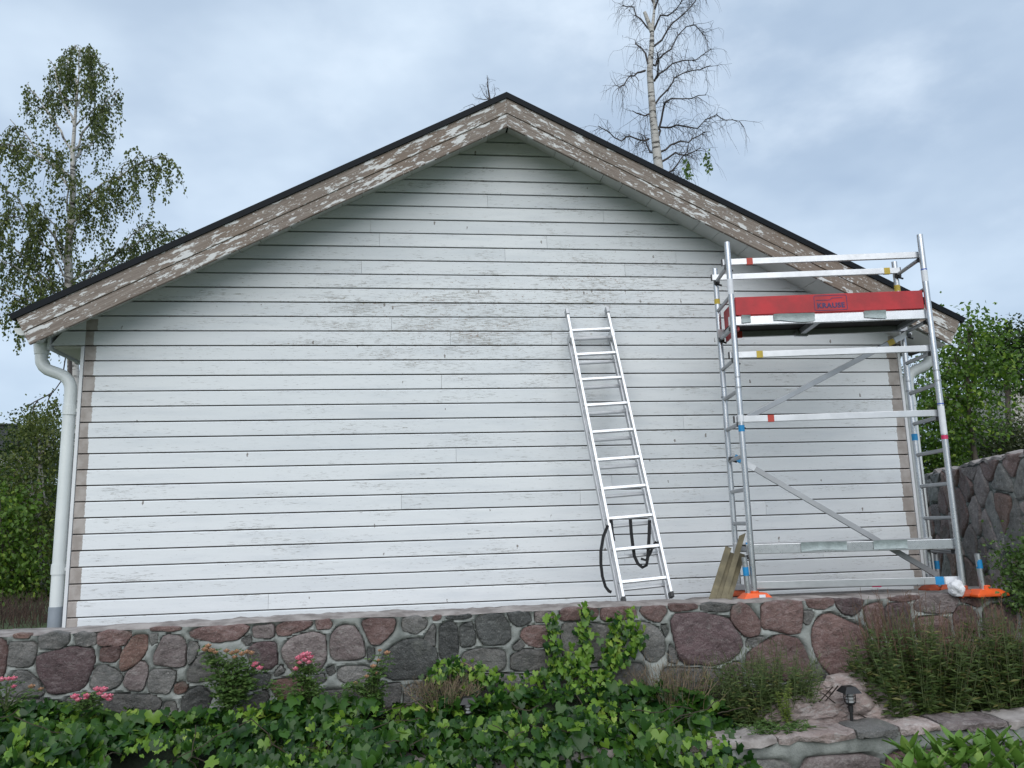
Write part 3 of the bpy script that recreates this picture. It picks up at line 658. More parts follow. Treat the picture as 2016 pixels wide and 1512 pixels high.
# ------------------------------------------------------------------ ladder
def ladder():
    T0, T1 = at(1115, 609, -.075), at(1195, 613, -.075); B0, B1 = at(1227, 1180, -1.02), at(1323, 1178, -1.02)
    wdir = (T1-T0).normalized()
    cT = (T0+T1)/2; cB = (B0+B1)/2; ax = (cT-cB).normalized(); L = (cT-cB).length
    wdir = (wdir-ax*wdir.dot(ax)).normalized(); nrm = ax.cross(wdir).normalized()
    if nrm.y > 0: nrm = -nrm
    hw = .5*(T1-T0).length*1.0
    lad = thing('extension_ladder', 'two part aluminium extension ladder leaning on the white gable wall', 'ladder', (cB.x, cB.y, .03))
    fly = nrm*0; base = -nrm*.105
    def rails(name, off, t0, t1, hwid, m_):
        for s in (-1, 1):
            m = MB(); a = cB+off+wdir*(s*hwid); m.bar(a+ax*t0, a+ax*t1, .026, .062, nrm); bevel(build(name, m, m_, lad), .004)
    rails('rail', fly, .03, L, hw, ALUB); 
    bl = -.33
    rails('rail', base, bl, L-.27, hw+.004, ALU)
    step = .2795
    for k in range(11):
        t = .16+k*step
        if t > L-.05: break
        m = MB(); p = cB+ax*t; m.bar(p-wdir*hw, p+wdir*hw, .03, .032, nrm); bevel(build('rung', m, ALUB, lad), .004)
        t2 = t-.035
        if k < 10:
            m = MB(); p = cB+base+ax*t2; m.bar(p-wdir*hw, p+wdir*hw, .03, .030, nrm); bevel(build('rung', m, ALU, lad), .004)
        for s in (-1, 1):
            m = MB(); q = cB+ax*t+wdir*(s*(hw+.013)); m.tube([q-wdir*s*.002, q+wdir*s*.005], .012, 8); build('rivet', m, ALUD, lad)
    for s in (-1, 1):
        m = MB(); a = cB+wdir*(s*hw); m.bar(a-ax*.012, a+ax*.035, .031, .068, nrm); bevel(build('rubber_foot', m, BLACKP, lad), .004)
        m = MB(); a = cB+ax*L+wdir*(s*hw); m.bar(a-ax*.055+nrm*.004, a+ax*.012+nrm*.004, .034, .075, nrm); bevel(build('rail_cap', m, ALUD, lad), .004)
        m = MB(); a = cB+base*.5+ax*(L-.29)+wdir*(s*(hw+.002)); m.bar(a-ax*.04, a+ax*.04, .036, .16, nrm); bevel(build('guide_bracket', m, ALUB, lad), .003)
        m = MB(); a = cB+base+wdir*(s*(hw+.004)); m.bar(a+ax*(bl-.02), a+ax*(bl+.03), .032, .07, nrm); build('rubber_foot', m, BLACKP, lad)
    # webbing strap hung over a rung
    st = thing('strap', 'black webbing strap hanging from the lower rungs of the ladder', 'strap', tuple(cB+ax*.6))
    fwd = Vector((0, -.03, 0))
    def ribbon(px, Y, wdt=.028):
        P = [at(x, y, Y) for x, y in px]; m = MB(); V = []
        for i, p in enumerate(P):
            d = (P[min(i+1, len(P)-1)]-P[max(0, i-1)]).normalized(); sd = d.cross(Vector((.35*math.sin(i*.9), 1, .2))).normalized()
            for q in (sd*wdt/2, -sd*wdt/2): V.append(p+q); V.append(p+q+Vector((0, .003, 0)))
        for i in range(len(P)-1):
            a = i*4; m.f += [(a, a+2, a+6, a+4), (a+1, a+5, a+7, a+3), (a, a+4, a+5, a+1), (a+2, a+3, a+7, a+6)]
        m.v = [tuple(v) for v in V]; return m
    build('strap_loop', ribbon([(1241,1022),(1243,1050),(1246,1075),(1249,1095),(1256,1110),(1265,1117),(1273,1113),(1275,1100),(1277,1075),(1278,1055),(1279,1024)], -.86), STRAPM, st)
    build('strap_loop', ribbon([(1262,1100),(1272,1103),(1280,1090),(1286,1075),(1291,1067),(1294,1070)], -.84, .022), STRAPM, st)
    build('strap_end', ribbon([(1197,1034),(1188,1056),(1183,1085),(1183,1110),(1186,1135),(1192,1155),(1199,1164),(1204,1166)], -.93, .026), STRAPM, st)
    build('strap_end', ribbon([(1203,1022),(1205,1048),(1208,1065)], -.84, .03), STRAPM, st)
ladder()

# ------------------------------------------------------------------ scaffold tower
SA = -.156; SX = Vector((math.cos(SA), math.sin(SA), 0)); SY = Vector((-SX.y, SX.x, 0)); SO = Vector((5.856, -1.15, 0))
SLEN, SDEP, ZT, SS = 1.705, .538, 3.076, .285
def sl(a, b, z): v = SO+SX*a+SY*b; return Vector((v.x, v.y, z))
ZG = .16
scaf = thing('scaffold_tower', 'aluminium rolling scaffold tower with red toe boards at the right corner of the house', 'scaffold', tuple(sl(SLEN/2, SDEP/2, ZG)))
def tape(p, q, rad, m_, n=14): m = MB(); m.tube([p, q], rad, n); return build('tape_band', m, m_, scaf, True)
for a in (0, SLEN):
    for b in (0, SDEP):
        top = 3.285 if b == 0 else 3.215
        m = MB(); m.tube([sl(a, b, 2.055), sl(a, b, top)], .0255, 16); leg = build('upright', m, ALUB, scaf, True)
        m = MB(); m.tube([sl(a, b, ZG+.06), sl(a, b, 2.045)], .0255, 16); build('upright', m, ALUB, scaf, True)
        m = MB(); m.tube([sl(a, b, 2.0), sl(a, b, 2.1)], .022, 12); build('spigot', m, ALUD, scaf, True)
        m = MB(); m.tube([sl(a, b, 1.955), sl(a, b, 1.968)], .031, 12); build('locking_ring', m, ALUD, scaf, True)
    for k in range(10):
        z = ZT-SS*k; ext = .05 if (k == 5 and a == 0) else 0
        m = MB(); m.tube([sl(a, .0, z), sl(a, SDEP+ext, z)], .0175, 12); build('rung', m, ALUD, scaf, True)
def rail(a0, a1, b, z, hgt, m_=ALU, name='guard_rail', wd=.028):
    m = MB(); m.bar(sl(a0, b, z), sl(a1, b, z), wd, hgt); return bevel(build(name, m, m_, scaf), .003)
def band(a0, a1, b, z, hgt, m_, wd=.031):
    m = MB(); m.bar(sl(a0, b, z), sl(a1, b, z), wd, hgt+.004); build('tape_band', m, m_, scaf)
def hook(a, b, z):
    m = MB(); m.box(tuple(sl(a, b, z)-Vector((.022, .02, .034))), tuple(sl(a, b, z)+Vector((.022, .02, -.002)))); m.tube([sl(a, b, z-.034), sl(a+.045, b, z-.05)], .009, 6); build('rail_hook', m, BLACKP, scaf)
for z, b, bx0, mt in ((ZT+.036, .045, .17, REDT), (ZT+.036, SDEP-.045, SLEN-.13, YELT), (ZT-SS*3+.036, .045, .19, YELT), (ZT-SS*5+.036, .045, .24, REDT)):
    r_ = rail(-.045, SLEN+.02, b, z, .056, ALU)
    band(bx0, bx0+.055, b, z, .056, mt)
    m = MB(); m.bar(sl(-.052, b, z), sl(-.043, b, z), .030, .060); build('end_cap', m, BLACKP, scaf)
    m = MB(); m.bar(sl(SLEN+.018, b, z), sl(SLEN+.026, b, z), .030, .060); build('end_cap', m, BLACKP, scaf)
    hook(0, b, z-.03); hook(SLEN, b, z-.03)
# working platform
def platform(z, film):
    pl = build('platform_deck', (lambda m: (m.bar(sl(-.03+.06, SDEP/2, z+.045), sl(SLEN-.03, SDEP/2, z+.045), SDEP-.07, .012), m)[1])(MB()), DECK, scaf)
    for b in (.035, SDEP-.035):
        m = MB(); m.bar(sl(-.03, b, z+.026), sl(SLEN+.03, b, z+.026), .03, .082); bevel(build('side_beam', m, ALUB if b < .2 else ALUD, pl), .004)
    for a in (.05, SLEN-.05): m = MB(); m.bar(sl(a, .06, z+.02), sl(a, SDEP-.06, z+.02), .04, .04); build('cross_member', m, ALUD, pl)
    m = MB(); m.bar(sl(SLEN*.44, .05, z+.012), sl(SLEN*.44, SDEP-.05, z+.012), .05, .05); m.bar(sl(SLEN*.40, SDEP-.07, z-.01), sl(SLEN*.47, SDEP-.05, z-.01), .03, .04); build('cross_member', m, ALUD, pl)
    for a in (0, SLEN): hook(a, .06, z-.02); hook(a, SDEP-.06, z-.02)
    for j, (a0, a1, up) in enumerate(film):                     # torn protective film still on the beam
        m = MB(); nn = 14
        for i in range(nn+1):
            a = a0+(a1-a0)*i/nn; wv = .012*noise.noise(Vector((a*6, j, 0)))
            for zz, o in ((z+.072+wv*.4, .014), (z+.05, .006+.006*noise.noise(Vector((a*9, 1, j)))), (z+.02+wv, .005), (z+.002+.022*noise.noise(Vector((a*4, 4, j))), .010+abs(wv))):
                m.v.append(tuple(sl(a, .035-.016-o, zz)))
        for i in range(nn):
            for k in range(3): q = i*4+k; m.f.append((q, q+4, q+5, q+1))
        build('protective_film', m, FILM, pl, True)
    return pl
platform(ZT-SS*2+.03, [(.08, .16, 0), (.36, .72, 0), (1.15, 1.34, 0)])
band(.14, .20, SDEP-.035, ZT-SS*2+.056, .083, REDT, .034); 
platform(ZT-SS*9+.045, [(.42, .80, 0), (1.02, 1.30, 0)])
band(.08, .15, SDEP-.035, ZT-SS*9+.07, .083, BLUT, .034)
# toe boards
TZ0, TZ1 = ZT-SS*2+.105, ZT-SS*2+.27
m = MB(); m.bar(sl(.035, .022, (TZ0+TZ1)/2), sl(SLEN-.03, .022, (TZ0+TZ1)/2), .022, TZ1-TZ0); tb = bevel(build('toe_board', m, REDB, scaf), .003)
for a, z0 in ((.055, TZ0-.13), (SLEN-.045, TZ0)):
    m = MB(); m.bar(sl(a, .05, (z0+TZ1)/2), sl(a, SDEP-.03, (z0+TZ1)/2), .02, TZ1-z0-.004); bevel(build('toe_board', m, REDB, scaf), .003)
m = MB(); m.bar(sl(.06, SDEP-.02, (TZ0+TZ1)/2), sl(SLEN-.06, SDEP-.02, (TZ0+TZ1)/2), .02, TZ1-TZ0-.01); build('toe_board', m, REDB, scaf)
m = MB(); m.bar(sl(.043, .2, TZ0-.02), sl(.043, .235, TZ0-.02), .004, .05); build('sticker', m, YELT, scaf)
# print on the front toe board: name in a rounded frame
cu_ = bpy.data.curves.new('print', 'FONT'); cu_.body = 'KRAUSE'; cu_.size = .062; cu_.align_x = 'CENTER'; cu_.align_y = 'CENTER'; cu_.extrude = .0008; cu_.offset = .0026; cu_.space_character = 1.12
to = bpy.data.objects.new('print', cu_); COL.objects.link(to)
bpy.context.view_layer.update(); me = bpy.data.meshes.new_from_object(to.evaluated_get(bpy.context.evaluated_depsgraph_get())); bpy.data.objects.remove(to)
me.name = 'lettering'; me.materials.clear(); me.materials.append(NAVY)
lc = sl(.868, .022-.0118, (TZ0+TZ1)/2-.026)
Mx = Matrix((SX, Vector((0, 0, 1)), -SY)).transposed().to_4x4(); Mx.translation = lc-wloc(tb); me.transform(Mx)
lo = bpy.data.objects.new('lettering', me); COL.objects.link(lo); lo.parent = tb; lo['label'] = 'dark blue lettering KRAUSE in a line frame'
m = MB(); fc = sl(.868, .022-.012, (TZ0+TZ1)/2)
def fp(u, v): return fc+SX*u+Vector((0, 0, v))
hwf, hhf, rr = .142, .067, .014; loop = []
for cx_, cz_, a0 in ((hwf-rr, hhf-rr, 0), (-hwf+rr, hhf-rr, 90), (-hwf+rr, -hhf+rr, 180), (hwf-rr, -hhf+rr, 270)):
    for i in range(5):
        t = math.radians(a0+22.5*i); loop.append((cx_+rr*math.cos(t), cz_+rr*math.sin(t)))
loop.append(loop[0])
for (u1, v1), (u2, v2) in zip(loop, loop[1:]): m.bar(fp(u1, v1), fp(u2, v2), .0014, .005, (0, 0, 1) if abs(u2-u1) > abs(v2-v1) else SX)
for (u1, v1), (u2, v2) in zip([(-.125, .026), (.0, .026), (.014, .043)], [(.0, .026), (.014, .043), (.105, .043)]): m.bar(fp(u1, v1), fp(u2, v2), .0014, .0055)
build('printed_frame', m, NAVY, tb)
# braces
def brace(p, q, nm='diagonal_brace'): m = MB(); m.bar(p, q, .026, .048); return bevel(build(nm, m, ALUD, scaf), .003)
e1 = sl(SLEN, SDEP-.10, ZT-SS*2-.02); e0 = sl(.03, .10, ZT-SS*5+.03); brace(e0, e1)
d = (e1-e0).normalized(); m = MB(); m.bar(e1-d*.24, e1-d*.17, .029, .052); build('tape_band', m, YELT, scaf); m = MB(); m.bar(e1-d*.16, e1+d*.03, .029, .051); build('sticker', m, STICK, scaf)
hook(SLEN, SDEP-.1, ZT-SS*2-.02)
e0 = sl(0, SDEP-.10, ZT-SS*6+.045); e1 = sl(SLEN, SDEP-.12, .30); brace(e0, e1); d = (e1-e0).normalized()
m = MB(); m.bar(e0+d*.03, e0+d*.10, .029, .051); build('tape_band', m, BLUT, scaf); m = MB(); m.bar(e0+d*.11, e0+d*.24, .029, .051); build('sticker', m, STICK, scaf)
hook(0, SDEP-.1, ZT-SS*6+.03)
# bottom rails
rail(.02, SLEN+.02, .05, .285, .06, ALU, 'bottom_rail'); band(SLEN-.20, SLEN-.13, .05, .285, .06, BLUT); band(SLEN-.12, SLEN+.0, .05, .285, .058, STICK)
rail(-.06, SLEN-.1, SDEP-.05, .235, .05, ALUD, 'bottom_rail'); band(SLEN-.55, SLEN-.47, SDEP-.05, .235, .05, STICKR)
for a in (.0, ):
    m = MB(); m.bar(sl(-.065, SDEP-.05, .235), sl(-.055, SDEP-.05, .235), .030, .056); build('end_cap', m, BLACKP, scaf)
# foot plates, spindles and tapes
def foot(a, b, m_, rz, wd=.15, ln=.22, h=.055):
    c = sl(a, b, ZG); x_ = SX*math.cos(rz)+SY*math.sin(rz); y_ = Vector((-x_.y, x_.x, 0)); m = MB(); V = []
    for t, z in ((1, 0), (1, .018), (.62, h)):
        for i, j in ((-1,-1),(1,-1),(1,1),(-1,1)): V.append(c+x_*(i*ln/2*t)+y_*(j*wd/2*t)+Vector((0, 0, z)))
    F = [(0,3,2,1),(8,9,10,11)]
    for r_ in (0, 4): F += [(r_+k, r_+(k+1) % 4, r_+4+(k+1) % 4, r_+4+k) for k in range(4)]
    m.add(V, F)
    for s in (-.3, .3): q = c+x_*(s*ln); m.bar(q-y_*wd*.42+Vector((0,0,.012)), q+y_*wd*.42+Vector((0,0,.012)), .012, .05)
    m.tube([c+Vector((0,0,.02)), c+Vector((0,0,.085))], .036, 10)
    return bevel(build('foot_plate', m, m_, scaf), .004)
foot(0.0, -.01, ORNG, .12, .17, .27, .07); foot(0, SDEP, ORND, .1, .15, .24, .06); foot(SLEN+.17, -.02, ORNG, .25, .16, .30); foot(SLEN, SDEP, ORND, .4, .13, .2); foot(SLEN+.14, SDEP, ORND, .1, .14, .22); foot(SLEN, 0, ORND, .1, .1, .12)
m = MB(); c = sl(.04, -.09, ZG+.045); m.bar(c-SX*.025, c+SX*.025, .002, .03); build('sticker', m, STICK, scaf)
for a, b, h0, h1, t0 in ((-.055, -.02, ZG+.03, .52, .37), (SLEN+.15, -.02, ZG+.03, .50, .38)):
    m = MB(); m.tube([sl(a, b, h0), sl(a-.012, b, h1)], .023, 14); build('spindle_tube', m, ALUB, scaf, True); tape(sl(a-.006, b, t0), sl(a-.008, b, t0+.07), .0245, BLUT)
m = MB(); m.tube([sl(SLEN+.05, SDEP-.03, .2), sl(SLEN+.05, SDEP-.03, .58)], .020, 12); build('spindle_tube', m, ALUD, scaf, True); tape(sl(SLEN+.05, SDEP-.03, .35), sl(SLEN+.05, SDEP-.03, .42), .0215, BLUT)
tape(sl(0, 0, 1.575), sl(0, 0, 1.63), .0268, BLUT); tape(sl(SLEN, SDEP, 1.50), sl(SLEN, SDEP, 1.56), .0268, BLUT); tape(sl(0, SDEP, 2.86), sl(0, SDEP, 2.91), .0268, YELT); tape(sl(SLEN, SDEP, 2.92), sl(SLEN, SDEP, 2.98), .0268, YELT)
for a, z0, z1, mt in ((0, 2.80, 2.94, STICK), (SLEN, 2.85, 2.95, STICK), (SLEN, 2.955, 2.965, STICKB), (SLEN, 1.50, 1.74, STICK), (SLEN, 1.755, 1.765, STICKB), (SLEN, 1.455, 1.49, STICKR), (0, 1.66, 1.72, STICK)):
    tape(sl(a, 0, z0), sl(a, 0, z1), .0264, mt)
# crumpled white plastic bag at the right foot
bm = bmesh.new(); bmesh.ops.create_icosphere(bm, subdivisions=4, radius=1)
for v in bm.verts:
    d = v.co.normalized(); k = 1+.25*noise.noise(d*1.6)+.12*abs(noise.noise(d*3.3))-.05
    v.co = Vector((d.x*.065*k, d.y*.06*k, max(-.065, d.z*.07*k)))
me = bpy.data.meshes.new('plastic_bag'); bm.to_mesh(me); bm.free(); me.materials.append(CLOTH)
o = bpy.data.objects.new('plastic_bag', me); COL.objects.link(o); o.location = sl(SLEN-.07, -.03, ZG+.068); tag(o, 'crumpled white plastic bag beside the right orange scaffold foot', 'bag')
# timber offcuts leaning on the scaffold
PL = [((1400, 1186), (1434, 1078), .052, 'leftmost of the four greenish planks leaning beside the scaffold foot'), ((1413, 1186), (1442, 1090), .045, 'second plank from the left, shortest of those leaning at the scaffold'),
      ((1423, 1186), (1460, 1058), .046, 'tallest grey plank with a pointed top leaning at the scaffold'), ((1433, 1186), (1461, 1092), .046, 'rightmost of the planks leaning at the scaffold, next to the orange foot')]
for i, (b_, t_, wd, lab) in enumerate(PL):
    p = at(*b_, -1.17-.02*i); q = at(*t_, -1.02+.03*i); m = MB(); dd = (q-p).normalized(); p = p-dd*.04
    m.bar(p, q, wd, .028, (SY+SX*.25)); 
    if i == 2: m.v[4] = tuple(Vector(m.v[4])+dd*.05); m.v[7] = tuple(Vector(m.v[7])+dd*.05)
    o = bevel(build('plank', m, TIMB, loc=p), .002); tag(o, lab, 'plank', 'planks leaning beside the scaffold')

# ------------------------------------------------------------------ garden lanterns
def lantern(c, h, label, tilt=0):
    r_ = thing('garden_lantern', label, 'garden light', c, 'black solar garden lanterns'); x, y, z = c; s = h/.29
    m = MB(); m.tube([(x, y, z-.06), (x, y, z+.17*s)], .011*s, 10); m.tube([(x, y, z+.12*s), (x, y, z+.165*s)], .017*s, 10); build('stake', m, BLACKP, r_)
    m = MB(); m.tube([(x, y, z+.165*s), (x, y, z+.175*s), (x, y, z+.185*s)], [.017*s, .032*s, .036*s], 12)
    for k in range(4):
        t = math.pi/4+k*math.pi/2; a = Vector((math.cos(t)*.036*s, math.sin(t)*.036*s, 0)); m.tube([Vector((x, y, z+.182*s))+a, Vector((x, y, z+.212*s))+a*1.1, Vector((x, y, z+.25*s))+a*1.05], .0032*s, 6)
    for zz in (.207, .228): m.tube([(x+math.cos(t)*.039*s, y+math.sin(t)*.039*s, z+zz*s) for t in [i*math.pi/8 for i in range(17)]], .0028*s, 5, False)
    build('cage', m, BLACKP, r_)
    m = MB(); m.tube([(x, y, z+.185*s), (x, y, z+.248*s)], .026*s, 12); build('glass', m, GLASS, r_, True)
    m = MB(); q = .062*s; V = [(x-q,y-q,z+.25*s),(x+q,y-q,z+.25*s),(x+q,y+q,z+.25*s),(x-q,y+q,z+.25*s)]; q *= .62; V += [(x-q,y-q,z+.283*s),(x+q,y-q,z+.283*s),(x+q,y+q,z+.283*s),(x-q,y+q,z+.283*s)]; q *= .85; V += [(x-q,y-q,z+.29*s),(x+q,y-q,z+.29*s),(x+q,y+q,z+.29*s),(x-q,y+q,z+.29*s)]
    m.add(V, [(3,2,1,0),(8,9,10,11)]+[(r0_+k, r0_+(k+1) % 4, r0_+4+(k+1) % 4, r0_+4+k) for r0_ in (0, 4) for k in range(4)]); build('lamp_roof', m, BLACKP, r_)
p = at(1679, 1438, -2.0); lantern((p.x, -2.0, p.z), .30, 'black solar lantern on a stake in front of the pale boulders')
p = at(921, 1372, -1.78); lantern((p.x, -1.78, p.z-.285), .285, 'black solar lantern with only its roof showing above the ivy')

# ------------------------------------------------------------------ foliage helpers
def basis(nv, roll):
    nv = nv.normalized(); a = nv.orthogonal().normalized(); b = nv.cross(a); return a*math.cos(roll)+b*math.sin(roll), -a*math.sin(roll)+b*math.cos(roll), nv
def rv3(k=1): return Vector((R.gauss(0, k), R.gauss(0, k), R.gauss(0, k)))
def leaf4(m, p, d, nv, L, wd):
    """pointed leaf: base p, direction d, normal nv (folded along the midrib)"""
    d = d.normalized(); s = d.cross(nv); s = s.normalized() if s.length > 1e-6 else d.orthogonal().normalized(); n_ = s.cross(d)
    a = p; b = p+d*L*.45+s*wd*.5+n_*wd*.10; c = p+d*L-n_*L*.08; e = p+d*L*.45-s*wd*.5+n_*wd*.10
    o = len(m.v); m.v += [tuple(a), tuple(b), tuple(c), tuple(e)]; m.f += [(o, o+1, o+2), (o, o+2, o+3)]
IVY = [(0, -.10), (.18, -.36), (.40, -.30), (.52, -.10), (.40, .08), (.50, .30), (.27, .33), (.14, .52), (0, .74), (-.12, .50), (-.24, .34), (-.46, .36), (-.38, .08), (-.54, -.12), (-.36, -.32), (-.18, -.36)]
IVY2 = [(0, -.12), (.26, -.36), (.46, -.16), (.42, .10), (.30, .28), (.15, .46), (0, .66), (-.17, .44), (-.36, .30), (-.40, .06), (-.50, -.14), (-.24, -.34)]
def ivyleaf(m, p, x_, y_, z_, s, shape, cup):
    o = len(m.v); m.v.append(tuple(p+z_*.06*s))
    for u, v in shape:
        m.v.append(tuple(p+x_*u*s+y_*v*s-z_*(cup*(u*u+v*v*.6)*s)+z_*.03*s*math.sin(u*9+v*5)))
    k = len(shape); m.f += [(o, o+1+i, o+1+(i+1) % k) for i in range(k)]
def crown(spec, n, leaf, size, m=None, shell=.55, droop=.3):
    """leaf clumps through a set of ellipsoids: spec = [(centre, (rx,ry,rz), weight)]"""
    m = m or MB(); tot = sum(s[2] for s in spec)
    for c, r_, wt in spec:
        c = Vector(c); nc = max(3, int(n*wt/tot/22))
        for _ in range(nc):
            d = rv3().normalized(); rad = (shell+(1-shell)*R.random()) if R.random() < .8 else R.random()*shell
            q = c+Vector((d.x*r_[0], d.y*r_[1], d.z*r_[2]))*rad; cs = size*R.uniform(1.6, 3.6)
            for _ in range(22):
                p = q+Vector((R.gauss(0, cs), R.gauss(0, cs), R.gauss(0, cs*.75)))
                dd = (d*.5+rv3(.7)+Vector((0, 0, -droop))); nn = (Vector((0, -.25, .8))+rv3(.55))
                L = size*R.uniform(.7, 1.35); leaf4(m, p, dd, nn, L, L*R.uniform(.55, .85))
    return m

# ------------------------------------------------------------------ trees
def limb_path(p, d, L, nseg, gn, bend, wob):
    P = [Vector(p)]; d = Vector(d).normalized()
    for i in range(nseg):
        d = (d+rv3(wob)+Vector((0, 0, bend))).normalized(); P.append(P[-1]+d*(L/nseg))
    return P
def weeping_birch(label):
    Y = 8.0; root = at(150, 1150, Y)
    t = thing('birch_tree', label, 'tree', (root.x, Y, -.4))
    tr = [Vector((root.x, Y, -.5))]+[at(x, y, Y+dy) for x, y, dy in ((146,760,0),(137,600,.05),(134,500,.05),(144,380,0),(143,300,-.1),(150,205,-.1),(155,150,0),(156,98,.05))]
    m = MB(); m.tube(tr, [.15,.11,.085,.075,.058,.042,.024,.014,.006], 10)
    limbs = []; tw = MB(); lf = MB()
    spec = []                                       # target tips of the main limbs, read in the tree's own plane
    for s, e in (((137,600),(-60,420)),((137,590),(290,440)),((135,560),(350,455)),((134,500),(-40,330)),((140,440),(275,300)),((144,400),(330,305)),((144,380),(20,235)),((143,350),(-30,280)),((143,320),(215,250)),
                 ((143,300),(55,165)),((143,300),(235,175)),((147,255),(100,120)),((147,250),(228,205)),((150,210),(215,125)),((150,200),(122,120)),((137,620),(200,500)),((137,620),(60,500)),((136,540),(80,400)),((136,480),(190,380)),((140,430),(95,290)),((137,640),(-40,560)),((137,640),(310,560)),((137,560),(20,420)),((138,650),(250,520)),((140,660),(50,600)),((138,600),(-20,500)),((152,170),(128,112)),((154,145),(190,108)),((155,125),(140,98)),((155,115),(176,110)),((151,190),(185,150)),((150,215),(95,185))):
        spec.append((at(*s, Y), at(*e, Y+R.uniform(-1.6, 1.6))))
    for s, e in spec:
        mid = s.lerp(e, .5)+Vector((0, 0, .25))+rv3(.08); P = []
        for i in range(9):
            u = i/8; P.append((s*(1-u)**2+mid*2*u*(1-u)+e*u*u)+rv3(.03 if 0 < i < 8 else 0))
        L = (e-s).length; m.tube(P, [.008+.018*(1-i/8)*min(1, L/2) for i in range(9)], 6); limbs.append((P, L))
    for P, L in limbs:
        airy = max(.25, min(1, (10.4-P[-1].z)/2.2))
        nst = int(10+L*8.5)
        for _ in range(nst):
            u = R.uniform(.22, 1.0); i = min(7, int(u*8)); p = P[i].lerp(P[i+1], u*8-i)
            out = (P[-1]-P[0]).normalized()
            d = Vector((out.x*.6+R.gauss(0, .6), R.gauss(0, .7), R.uniform(.1, .9))); ln = R.uniform(.35, 1.05)*(.7+.3*L/2.5)*max(.4, min(1, (10.6-p.z)/2.6))
            Q = limb_path(p, d, ln, 8, 0, -.42, .12); tw.tube(Q, [.006-.0045*k/8 for k in range(9)], 3, False)
            for k in range(2, 9):
                for _ in range(max(1, int(R.choice((3, 4, 5))*airy+R.random()))):
                    q = Q[k]+rv3(.035); ll = R.uniform(.042, .075); leaf4(lf, q, Vector((R.gauss(0, .5), R.gauss(0, .5), -1)), rv3()+Vector((0, -.5, .2)), ll, ll*.75)
            if R.random() < .6:
                e = Q[-1]; Q2 = limb_path(e, Vector((R.gauss(0, .2), R.gauss(0, .2), -1)), R.uniform(.15, .55), 5, 0, -.3, .06); tw.tube(Q2, .0018, 3, False)
                for q in Q2:
                    for _ in range(3): ll = R.uniform(.04, .07); leaf4(lf, q+rv3(.025), Vector((R.gauss(0, .4), R.gauss(0, .4), -1)), rv3(), ll, ll*.75)
    build('trunk', m, BIRCH, t, True); build('twigs', tw, TWIG, t, kind='stuff'); build('crown', lf, L_BIRCH, t, kind='stuff')
weeping_birch('tall leafy birch with drooping twigs behind the left end of the roof')
